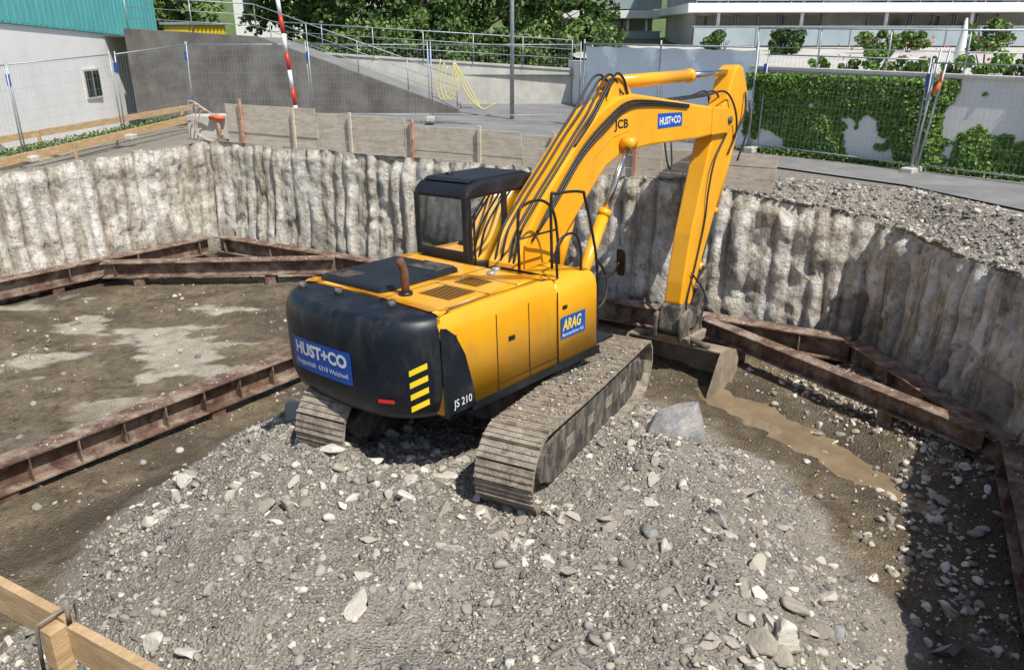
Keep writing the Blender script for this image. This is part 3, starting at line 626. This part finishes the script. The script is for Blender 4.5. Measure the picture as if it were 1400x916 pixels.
for q in range(4):
    z0=1.07+q*.125;ys_=np.linspace(1.01,1.12,8)
    for k in range(7):
        a0,a1=ys_[k],ys_[k+1];h0=.07*(k/7.);h1=.07*((k+1)/7.)
        st_.add(rearf(.007)(np.array([a0,a1,a1,a0]),np.array([z0+h0,z0+h1,z0+h1+.06,z0+h0+.06])),[(0,1,2,3)])
st_.make('hazard_stripes',YPT,EX,U)
mk('rear_reflector',rearf(.006)(np.array([.72,.88,.88,.72]),np.array([1.16,1.16,1.20,1.20])),[(0,1,2,3)],RPT,EX,U)
# ---------------------------------------------------------------- board barrier on the pit edge
BA=empty('timber_barrier');a=np.array([-7.35,20.82]);b=np.array([4.7,14.27]);t=b-a;L=np.linalg.norm(t);t/=L;n=np.array([-t[1],t[0]])
xfB=frame(np.array([[t[0],n[0],0],[t[1],n[1],0],[0,0,1]]),(a[0],a[1],0))
A=Acc();s=0
topz=lambda s: 3.06-.46*(s/L)**.6
while s<L-.5:
    w_=random.choice([2.3,2.6,3.0]);e=min(s+w_,L)
    zt_=topz((s+e)/2)+random.uniform(-.03,.03);rows=3
    for q in range(rows):
        z0=1.92+(zt_-1.92)*q/rows;z1_=1.92+(zt_-1.92)*(q+1)/rows-.012
        j1=random.uniform(-.02,.02);A.box((s+.01+random.uniform(0,.03),j1,z0),(e-.01+random.uniform(-.02,.08),j1+.03,z1_+random.uniform(-.01,.01)))
    s=e
A.make('boards',OLDW,BA,xfB)
A=Acc();B=Acc()
for q,s in enumerate(np.arange(.6,L,1.75)): (A if q%3 else B).box((s-.035,-.08,1.7),(s+.035,-.026,topz(s)+.03+.08*random.random()))
A.make('posts',OLDW,BA,xfB);B.make('painted_posts',REDP,BA,xfB)
def rail_board(name,a,b,h,th=.045,m=WOOD,posts=3,drop=.35):
    a=np.array(a,float);b=np.array(b,float);e=empty(name);t=b-a;Lh=np.linalg.norm(t[:2]);n=np.array([-t[1],t[0],0])/Lh
    V=[a-n*th/2,b-n*th/2,b+n*th/2,a+n*th/2];up=np.array([0,0,h]);mk('board',V+[v+up for v in V],BF,m,e,bevel=.006)
    A=Acc()
    for q in np.linspace(.06,.94,posts):
        p=a+t*q;c=p-n*(th/2+.04);A.box((c[0]-.035,c[1]-.035,c[2]-drop),(c[0]+.035,c[1]+.035,c[2]+h*.9))
    A.make('stakes',m,e);return e
rail_board('timber_edge_board',(-12.6,15.6,1.6),(-9.5,24.7,2.14),.2)
rail_board('timber_edge_board',(-15.5,16.8,1.7),(-10.7,27.6,2.2),.18)
rail_board('timber_edge_board',(-12.0,17.4,1.62),(-11.0,22.5,1.85),.1,.2,OLDW,2,.1)
e=empty('formwork_board');d=np.array([.876,-.482]);o=np.array([-2.46,3.08])
R=np.array([[d[0],-d[1],0],[d[1],d[0],0],[0,0,1]])
xfN=frame(R,(o[0],o[1],2.0));mk('board',boxv((-2.5,0,0.02),(.50,.045,.21)),BF,WOOD,e,xfN,bevel=.004);mk('board_2',boxv((.53,-.01,0.0),(2.6,.035,.19)),BF,WOOD,e,xfN,bevel=.004)
box('post',(.44,-.085,-.7),(.53,-.005,.20),WOOD,e,xfN,.005)
tube('clamp',[(.47,-.12,-.02),(.47,.07,-.02),(.47,.08,.24),(.47,-.10,.24),(.47,-.12,-.02)],.009,FRM,e,xfN,8)
tube('clamp_rod',[(.50,.02,.16),(.50,.03,.30)],.012,FRM,e,xfN,8)
# ---------------------------------------------------------------- site fences
def fence(name,a,b,za,zb,h=2.0,lean=0,foot=True):
    a=np.array(a,float);b=np.array(b,float);t=b-a;L=np.linalg.norm(t);t/=L;n=np.array([-t[1],t[0]])
    e=empty(name);R=np.array([[t[0],n[0],0],[t[1],n[1],0],[0,0,1]])
    def xf(V): 
        V=np.asarray(V,float).copy();V[:,1]+=lean*V[:,2];V[:,2]+=za+(zb-za)*V[:,0]/L;return V@R.T+np.array([a[0],a[1],0])
    A=Acc()
    for x_ in (.04,L-.04): 
        v,f=tubegeo([(x_,0,0),(x_,0,h+.08)],.019,8);A.add(v,f)
    for z_ in (.15,h): 
        v,f=tubegeo([(.04,0,z_),(L-.04,0,z_)],.016,6);A.add(v,f)
    A.make('frame',GALV,e,xf,smooth=True)
    W=Acc()
    for x_ in np.arange(.12,L-.05,.10): W.box((x_-.0013,-.0013,.15),(x_+.0013,.0013,h))
    for z_ in np.arange(.35,h,.25): W.box((.04,-.006,z_-.0015),(L-.04,-.003,z_+.0015))
    W.make('wire_mesh',GALV,e,xf)
    F_=Acc();F_.box((-.12,-.32,-.02),(.12,.32,.11));F_.make('concrete_foot',CONC,e,xf,bevel=.02)
    C_=Acc()
    C_.box((-.03,-.03,h-.45),(.03,.03,h-.2));C_.make('coupler',BLUE,e,xf)
    return e
fp=[(-14.6,12.6,1.5),(-13.2,15.7,1.65),(-11.6,19.0,1.8),(-10.55,21.9,1.95),(-9.75,24.9,2.15),(-6.1,24.9,2.15),(-2.45,24.7,2.15),(2.05,24.4,2.15)]
for q in range(len(fp)-1): fence('site_fence',fp[q][:2],fp[q+1][:2],fp[q][2],fp[q+1][2],2.15,random.uniform(-.05,.05))
fence('site_fence',(5.75,18.9),(8.15,16.15),2.03,2.0,2.15,.03);fence('site_fence',(8.15,16.12),(10.6,13.4),2.0,2.0,2.1,-.02);fence('site_fence',(10.6,13.4),(12.6,10.4),2.0,2.0,2.1,.02)
for q,(lx,ly) in enumerate(((.10,.06),(.02,-.05))):
    tube('fence_brace_pole',[(8.05+q*.1,16.0,1.95),(8.05+.12*q+.2,16.0+ly,4.35)],.024,GALV,n=8)
tube('orange_tape',[(8.2,15.98,3.55),(8.25,15.93,3.65),(8.3,15.96,3.8),(8.27,15.94,3.95)],[.03,.05,.03,.02],ORG,n=6,curve=3)
e=empty('covered_fence_panel');a=np.array([2.15,24.3]);b=np.array([5.65,19.1])
ns=30;ss=np.linspace(0,1,ns);V=[]
nn=np.array([-(b-a)[1],(b-a)[0]]);nn/=np.linalg.norm(nn)
for k,z_ in enumerate(np.linspace(2.05,4.28,10)):
    for s in ss: p=a+(b-a)*s+nn*(.03*sin(s*25+k)+.02*sin(k*2.+s*60));V.append((p[0],p[1],z_-(.04*abs(sin(s*pi*7)) if k==9 else 0)))
I=np.arange(10*ns).reshape(10,ns);TARP=mat('white_tarp',(.74,.80,.87),(.84,.88,.92),1.5,.5,.2,6)
mk('tarp',V,np.column_stack([I[:-1,:-1].ravel(),I[:-1,1:].ravel(),I[1:,1:].ravel(),I[1:,:-1].ravel()]),TARP,e,smooth=True)
for s in (0,.5,1): p=a+(b-a)*s;tube('post',[(p[0]-.05,p[1]-.08,2.0),(p[0]-.05,p[1]-.08,4.45)],.025,GALV,e)
tube('top_rail',[(a[0]-.05,a[1]-.08,4.33),(b[0]-.05,b[1]-.08,4.33)],.022,GALV,e)
e=empty('site_standpipe');tube('pipe',[(-7.75,21.35,1.9),(-7.75,21.35,2.65)],.05,REDP,e,n=10)
tube('valve',[(-7.95,21.3,2.55),(-7.55,21.3,2.55)],.06,ORG,e,n=10)
for q in range(4): tube('hose',[(-7.75,21.2,2.6),(-8.05-.1*q,21.1,2.75+.08*q),(-8.2,21.0,2.2),(-7.8+.1*q,20.9,2.0),(-7.5,20.85,2.2)],.018,GALV if q%2 else REDP,e,n=6,curve=6)
box('concrete_block',(-8.6,21.4,1.85),(-7.3,21.9,2.6),CONC,bevel=.03)
YH=mat('yellow_hose',(.62,.56,.22),None,rough=.5)
e=empty('garden_hose')
for q in range(3): tube('coil',[(-2.1+.1*q,24.55,3.9-.1*q),(-2.25+.1*q,24.5,3.2),(-2.1+.12*q,24.5,2.75),(-1.8+.1*q,24.5,3.2),(-1.7,24.55,3.8),(-1.4+.1*q,24.5,3.0),(-.9,24.45,2.5),(-.5,24.4,2.65)],.022,YH,e,n=6,curve=7)
e=empty('red_white_marker_pole')
P0=np.array([-6.45,24.4,2.1]);P1=np.array([-6.78,24.4,6.6])
for q in range(9): tube('band',[P0+(P1-P0)*q/9,P0+(P1-P0)*(q+1)/9],.06,RPT if q%2 else WPT,e,n=12)
e=empty('street_lamp');tube('pole',[(0.0,26.2,1.9),(-.0,26.2,9.5)],[.075,.055],GALV,e,n=14);tube('arm',[(0,26.2,9.4),(.5,26.2,9.75),(1.2,26.2,9.85)],.04,GALV,e,n=8,curve=4);box('lamp_head',(1.1,26.05,9.78),(1.7,26.35,9.9),GALV,e,bevel=.03)
# ---------------------------------------------------------------- road, walls, hillside
rd=[(-9.2,23.6),(3.7,17.2),(5.6,16.6),(7.3,14.6),(8.5,11.6),(9.9,4.5),(22,4.5),(14.6,10.4),(9.80,15.05),(5.60,19.25),(2.1,33),(-12,33)]
mk('road',[(a,b,2.016) for a,b in rd],[tuple(range(len(rd)))],ASPH)
def wallseg(name,a,b,z0,za,zb,th,m,parent=None,cap=None,capm=None):
    a=np.array(a,float);b=np.array(b,float);t=b-a;L=np.linalg.norm(t);t/=L;n=np.array([-t[1],t[0]])*th
    P=[a,b,b+n,a+n];V=[(p[0],p[1],z0) for p in P]+[(P[0][0],P[0][1],za),(P[1][0],P[1][1],zb),(P[2][0],P[2][1],zb),(P[3][0],P[3][1],za)]
    ob=mk(name,V,BF,m,parent)
    if cap:
        o=n/th*.05;P=[a-o,b-o,b+n+o,a+n+o];z=[za,zb,zb,za]
        mk(cap,[(p[0],p[1],q+.003) for p,q in zip(P,z)]+[(p[0],p[1],q+.07) for p,q in zip(P,z)],BF,capm or CONC,parent)
    return ob
def railing(parent,a,b,h=.95,sp=1.2,bars=3,r=.018):
    a=np.array(a,float);b=np.array(b,float);A=Acc();L=np.linalg.norm(b-a)
    for q in np.linspace(0,1,max(2,int(L/sp))): p=a+(b-a)*q;A.add(*tubegeo([p,p+np.array([0,0,h])],r,6))
    for k in range(bars): z=np.array([0,0,h*(1-k/bars)]);A.add(*tubegeo([a+z,b+z],r if k==0 else r*.6,6))
    return A.make('railing',GALV,parent,smooth=True)
iw=empty('garden_wall');wallseg('wall',(5.55,19.3),(9.86,15.1),1.9,3.85,3.80,.3,WHT,iw,'coping',CONC);wallseg('wall',(9.86,15.1),(20,4.8),1.9,3.80,3.75,.3,WHT,iw,'coping',CONC);wallseg('wall_return',(2.2,32.6),(5.55,19.3),1.9,3.6,3.85,.3,WHT,iw)
railing(iw,(5.7,19.45,3.93),(9.98,15.28,3.88),.8,1.0,2);railing(iw,(9.98,15.28,3.88),(20,5.1,3.82),.8,1.0,2)
lw=empty('retaining_wall');wallseg('wall',(-9.,31.5),(2.3,32.0),1.8,3.95,3.25,.3,CONC,lw,'coping',CONC)
railing(lw,(-9,31.4,4.0),(2.3,31.9,3.35),1.0,1.5,3,.022)
rw_=empty('ramp_wall')
Pp=[(-13.0,1.8),(-1.6,1.8),(-1.9,2.15),(-8.6,4.5),(-13.0,4.75)]
V=[(x,28.2,z) for x,z in Pp]+[(x,28.5,z) for x,z in Pp]
recalc(mk('wall',V,[tuple(range(5)),tuple(range(9,4,-1))]+[(q,(q+1)%5,(q+1)%5+5,q+5) for q in range(5)],DCONC,rw_))
mk('ramp_surface',[(-1.9,28.5,2.1),(-1.9,31.4,2.1),(-8.6,31.4,4.44),(-8.6,28.5,4.44),(-30,28.5,4.7),(-30,31.4,4.7)],[(0,3,2,1),(3,4,5,2)],ASPH,rw_)
railing(rw_,(-12.9,28.35,4.75),(-8.6,28.35,4.5),1.0,1.4,3,.02);railing(rw_,(-8.6,28.35,4.5),(-1.9,28.35,2.2),1.0,1.4,3,.02)
xs=np.linspace(-60,70,60);ys=np.linspace(31.8,140,50);X,Y,F=grid(xs,ys)
hz=3.1+1.1*sm(32,60,Y)+6*sm(60,140,Y)+.2*fbm(X*.2,Y*.2,0,3,90)*sm(32,36,Y);mk('hillside',np.column_stack([X,Y,hz]),F,GRS,smooth=True)
mk('terrace',[(2.5,32.4,3.7),(5.85,19.4,3.78),(10.0,15.35,3.78),(20.2,5.0,3.72),(60,5,3.7),(60,50,3.9),(2.5,50,3.9)],[tuple(range(7))],CONC)
# ---------------------------------------------------------------- foliage
def leaves(name,P,size,m,parent=None,nrm_=None,jit=1.):
    P=np.asarray(P,float);n=len(P)
    a=rng.normal(size=(n,3))
    if nrm_ is not None: a=a*.55*jit+np.asarray(nrm_)
    a/=np.linalg.norm(a,axis=1)[:,None];b=np.cross(a,rng.normal(size=(n,3)));b/=np.linalg.norm(b,axis=1)[:,None];c=np.cross(a,b)
    s=(size*rng.uniform(.6,1.3,n))[:,None];b=b*s;c=c*s*.7
    V=np.stack([P-b,P+c,P+b,P-c],1).reshape(-1,3)
    return mk(name,V,np.arange(4*n).reshape(n,4),m,parent)
def clumps(cx,cy,cz,R,k,npc,flat=.8,cr=.35):
    out=[]
    for _ in range(k):
        d=rng.normal(size=3);d/=np.linalg.norm(d);c=np.array([cx,cy,cz])+d*np.array([R,R,R*flat])*rng.uniform(.3,1)**.6
        q=rng.normal(size=(npc,3));q/=np.linalg.norm(q,axis=1)[:,None];q=q*(rng.uniform(.2,1,npc)**.4)[:,None]*R*cr*rng.uniform(.6,1.2);q[:,2]*=.75
        out.append(c+q)
    return np.vstack(out)
def tree(x,y,z0,h,R,m,k=26,npc=150,ls=.13,name='tree'):
    e=empty(name);A=Acc();A.add(*tubegeo([(x,y,z0-.3),(x+.1,y,z0+h*.3),(x,y+.1,z0+h*.6),(x+.1,y,z0+h*.85)],[.18,.14,.09,.03],8))
    for q in range(7):
        an=q*2.4;zz=z0+h*(.25+.07*q);A.add(*tubegeo([(x,y,zz),(x+R*.5*cos(an),y+R*.5*sin(an),zz+h*.12),(x+R*.85*cos(an),y+R*.85*sin(an),zz+h*.2)],[.06,.04,.015],6))
    A.make('trunk_and_limbs',BARK,e,smooth=True);leaves('crown',clumps(x,y,z0+h*.6,R,k,npc,h*.45/R),ls,m,e);return e
def bush(x,y,z0,R,m,k=12,npc=140,ls=.08,name='bush',flat=.7):
    e=empty(name);A=Acc()
    for q in range(5): an=q*1.3;A.add(*tubegeo([(x,y,z0-.1),(x+R*.4*cos(an),y+R*.4*sin(an),z0+R*.8)],[.03,.01],5))
    A.make('stems',BARK,e);leaves('foliage',clumps(x,y,z0+R*flat*.75,R,k,npc,flat),ls,m,e);return e
for (x,y,z,h,R,m) in ((-9.5,41,3.4,7,2.6,TRE),(-12.5,47,3.4,8,3.0,TR2),(-16.5,40,3.4,7,2.6,TR2),(-4.5,42,3.5,6,2.6,TRE),(-1.5,44,3.6,7,3.0,TRE),(1.5,46,3.6,6,2.6,TR2),(4.2,52,3.8,5.5,2.0,TRE),(-20,46,3.4,9,3.5,TRE),(30,46,3.9,6,2.5,TRE),(-7.0,47,3.6,8,3,TRE)):
    tree(x,y,z-.6,h,R,m,k=34,npc=170,ls=.15)
for q in range(18):
    x=-8.5+q*.75;bush(x,33.6+random.uniform(0,1.6),3.1,random.uniform(.55,1.1),TRE if q%3 else TR2,10,120,.085)
for q in range(12):
    x=-7+q*1.0;bush(x,37+random.uniform(0,1.6),3.3,random.uniform(1.1,1.7),TRE if q%2 else TR2,12,130,.11)
FL=leafmat('rose_petals',(.5,.03,.04),(.75,.30,.32))
for q in range(22):
    f_=q/21;x=7.6+(16.5-7.6)*f_+random.uniform(-.2,.2);y=18.9+(10.2-18.9)*f_+1.2;bush(x,y,3.78,random.uniform(.22,.55),TR2 if q%2 else IVY,8,100,.05,'rose_bush')
P=[];
for q in range(190): f_=random.random();P.append((7.8+8.6*f_+random.gauss(0,.2),19.9-8.6*f_+random.gauss(0,.2),4.05+random.uniform(0,.5)))
leaves('rose_flowers',P,.045,FL)
for (x,y,R) in ((14.5,33,.9),(19,34,1.1),(24,34,1.2),(12.0,36,.8),(7.5,30,.7),(10,31,.7),(16.6,35,.7),(28,33,1.3)): bush(x,y,3.8,R,TR2 if x>12 else TRE,12,150,.08)
def ivy(a,b,ztop,zbot,thr,nl,seedo):
    a=np.array(a);b=np.array(b);t=b-a;L=np.linalg.norm(t);t/=L;n=np.array([t[1],-t[0]])
    s=rng.uniform(0,L,nl);v=rng.uniform(0,1,nl)
    dens=fbm(s*.8+seedo,v*1.6,0,5,91)*1.1+.5*(v-.45)-thr(s)
    k=dens>0;s=s[k];v=v[k];dens=dens[k];z=zbot+(ztop-zbot)*v
    off=.02+.20*np.clip(dens*2,0,1)*rng.uniform(0,1,len(s))
    return np.column_stack([a[0]+t[0]*s+n[0]*off,a[1]+t[1]*s+n[1]*off,z]),np.column_stack([np.full(len(s),n[0]),np.full(len(s),n[1]),np.full(len(s),.5)])
th1=lambda s: np.interp(s,[0,1.5,2.6,3.0,3.5,3.75,4.2,4.6,5.0,6.1],[-.45,-.38,-.10,.12,.3,-.05,-.3,.2,.05,-.15])
P,Nn=ivy((5.55,19.3),(9.86,15.1),3.78,2.1,th1,30000,0);leaves('ivy',P,.042,IVY,nrm_=Nn)
th2=lambda s: np.interp(s,[0,.8,1.4,2.2,3,4,9],[-.3,-.1,.08,-.2,.1,-.2,-.1])
P,Nn=ivy((9.86,15.1),(16,8.86),3.76,2.1,th2,36000,9);leaves('ivy',P,.042,IVY,nrm_=Nn)
s=rng.uniform(0,1,5000);P=np.column_stack([5.5+4.3*s+rng.normal(0,.05,5000)-.08,19.2-4.2*s+rng.normal(0,.05,5000)-.08,2.02+.12*rng.uniform(0,1,5000)**2]);leaves('weeds',P,.035,TR2)
s=rng.uniform(0,1,2500);P=np.column_stack([-13.2+2.6*s+rng.normal(0,.12,2500),19.5+6.5*s+rng.normal(0,.12,2500),1.68+.35*s+.15*rng.uniform(0,1,2500)**2]);leaves('weeds',P,.04,TR2)
# ---------------------------------------------------------------- buildings
lb=empty('white_building')
mk('rendered_wall',[(-14.0,33,1.2),(-13.4,14,1.2),(-26,14,1.2),(-26,33,1.2),(-14.0,33,4.35),(-13.4,14,5.3),(-26,14,5.3),(-26,33,4.35)],BF,WHT,lb)
mk('teal_cladding',[(-13.93,33.06,4.36),(-13.33,13.95,5.31),(-26,13.95,5.31),(-26,33.06,4.36),(-13.93,33.06,9),(-13.33,13.95,9),(-26,13.95,9),(-26,33.06,9)],BF,TEAL,lb)
A=Acc()
for q in range(60):
    f_=q/60;y=33-19*f_;x=-13.93+.6*f_;A.box((x-.0,y,4.42+.95*f_),(x+.025,y+.03,9))
A.make('cladding_battens',TEAL,lb)
wy0,wy1=26.6,27.5;wx=-13.78
box('window_reveal',(wx-.3,wy0-.06,2.60),(wx+.03,wy1+.06,3.52),CONC,lb);box('window_glass',(wx-.2,wy0,2.66),(wx+.036,wy1,3.46),GLS,lb);box('window_mullion',(wx-.2,(wy0+wy1)/2-.025,2.66),(wx+.045,(wy0+wy1)/2+.025,3.46),GALV,lb)
yw=empty('yellow_site_container');box('body',(-13.9,33.6,1.9),(-12.9,38,4.9),dirty(mat('container_paint',(.62,.40,.04),(.7,.46,.06),3,.5),(.2,.12,.05),4,.5,.8,.5),yw,bevel=.04)
A=Acc()
for q in range(9): A.box((-12.905,33.8+q*.46,2.0),(-12.87,33.95+q*.46,4.8))
A.make('ribs',YPT,yw);box('side_window',(-13.7,33.57,3.6),(-13.2,33.6,4.3),GLS,yw);box('roof',(-14.0,33.5,4.9),(-12.8,38.1,5.0),GALV,yw)
TARPG=mat('balustrade_glass',(.30,.37,.40),(.40,.47,.50),.5,.12,spec=.8)
def apart(name,x0,x1,y,z0,sl,dep=10,rot=0,bays=6):
    e=empty(name);R=Rz(rot);xf=frame(R,(x0,y,0));w=x1-x0
    for k,(za,zb) in enumerate(sl):
        box('slab',(-.4,-2.2,za),(w+.4,dep,zb),WHT,e,xf,.03)
        A=Acc();B=Acc();G=Acc();zt_=(sl[k+1][0] if k+1<len(sl) else zb+2.7)
        lo=zb+.002;n_=bays
        box('room_core',(.2,.35,lo),(w-.2,dep-.3,zt_-.003),CONC,e,xf)
        for q in range(n_):
            a_=.3+(w-.6)*q/n_;b_=.3+(w-.6)*(q+1)/n_
            if q%4==3: continue
            G.box((a_+.08,.27,lo+.1),(b_-.08,.34,zt_-.15))
            for xx in (a_+.04,(a_+b_)/2-.03,b_-.09): A.box((xx,.2,lo+.02),(xx+.06,.335,zt_-.05))
        G.make('window_glass',LGLS,e,xf);A.make('window_frames',GALV,e,xf)
        for q in range(5): B.add(*tubegeo([(w*(q+.3)/5,-1.7,lo),(w*(q+.3)/5,-1.7,zt_-.003)],.09,10))
        B.make('columns',WHT,e,xf,smooth=True)
        P_=Acc();P_.box((0,-2.12,lo+.1),(w,-2.1,lo+1.0));P_.make('balustrade_glass',TARPG,e,xf)
        H_=Acc();H_.box((-.1,-2.15,lo+1.01),(w+.1,-2.07,lo+1.06))
        for q in np.arange(0,w,1.6): H_.box((q,-2.16,lo),(q+.05,-2.125,lo+1.0))
        H_.make('balustrade_rail',GALV,e,xf)
    return e
apart('apartment_building',9.6,31,46,3.8,[(3.45,3.85),(5.55,6.0),(8.6,9.0)],12,-.06,9)
apart('apartment_building',3.8,10.2,60,3.8,[(3.2,3.6),(5.45,5.95),(8.6,9.1)],10,-.02,4)
hs=empty('distant_house');box('walls',(-19,58,3.5),(-13,66,9),WHT,hs);box('walls_2',(-12,56,3.5),(-8.8,62,7.6),CONC,hs)
for q in range(3): box('window',(-18.3+q*1.9,57.96,5.4),(-17.3+q*1.9,58.02,6.8),GLS,hs)
for q in range(2): box('window',(-11.5+q*1.5,55.96,5.0),(-10.7+q*1.5,56.02,6.2),GLS,hs)
mk('roof',[(-20,57.5,9.01),(-12,57.5,9.01),(-12,66.5,9.01),(-20,66.5,9.01),(-20,62,11.5),(-12,62,11.5)],[(0,1,5,4),(2,3,4,5),(0,4,3),(1,2,5),(0,3,2,1)],RUST,hs)
e=empty('closed_parasol');tube('pole',[(10.3,19.2,3.8),(10.3,19.2,4.9)],.03,GALV,e);tube('canopy',[(10.3,19.2,4.0),(10.3,19.2,4.2),(10.32,19.2,4.65),(10.32,19.2,4.95)],[.10,.12,.07,.02],WPT,e,n=10)
# ---------------------------------------------------------------- camera, light, sky
cam=bpy.data.cameras.new('cam');co=bpy.data.objects.new('camera',cam);COL.objects.link(co);S.camera=co
co.location=(0,0,4.683);co.rotation_euler=(pi/2-.3693,0,0);cam.sensor_width=36;cam.lens=36*1074/1400;cam.clip_end=4000;cam.clip_start=.05
s=Vector((.34,-.44,.83)).normalized()
sl=bpy.data.lights.new('sun','SUN');sl.energy=5.0;sl.angle=radians(.5);sl.color=(1,.96,.89);so=bpy.data.objects.new('sun',sl);COL.objects.link(so);so.rotation_euler=s.to_track_quat('Z','Y').to_euler()
W=bpy.data.worlds.new('World');S.world=W;W.use_nodes=True;N=W.node_tree.nodes;sk=N.new('ShaderNodeTexSky');sk.sky_type='NISHITA';sk.sun_disc=False
sk.sun_elevation=asin(s.z);sk.sun_rotation=atan2(s.x,s.y);W.node_tree.links.new(sk.outputs[0],N['Background'].inputs[0]);N['Background'].inputs[1].default_value=.12
S.view_settings.view_transform='Standard';S.view_settings.look='None';S.view_settings.exposure=0
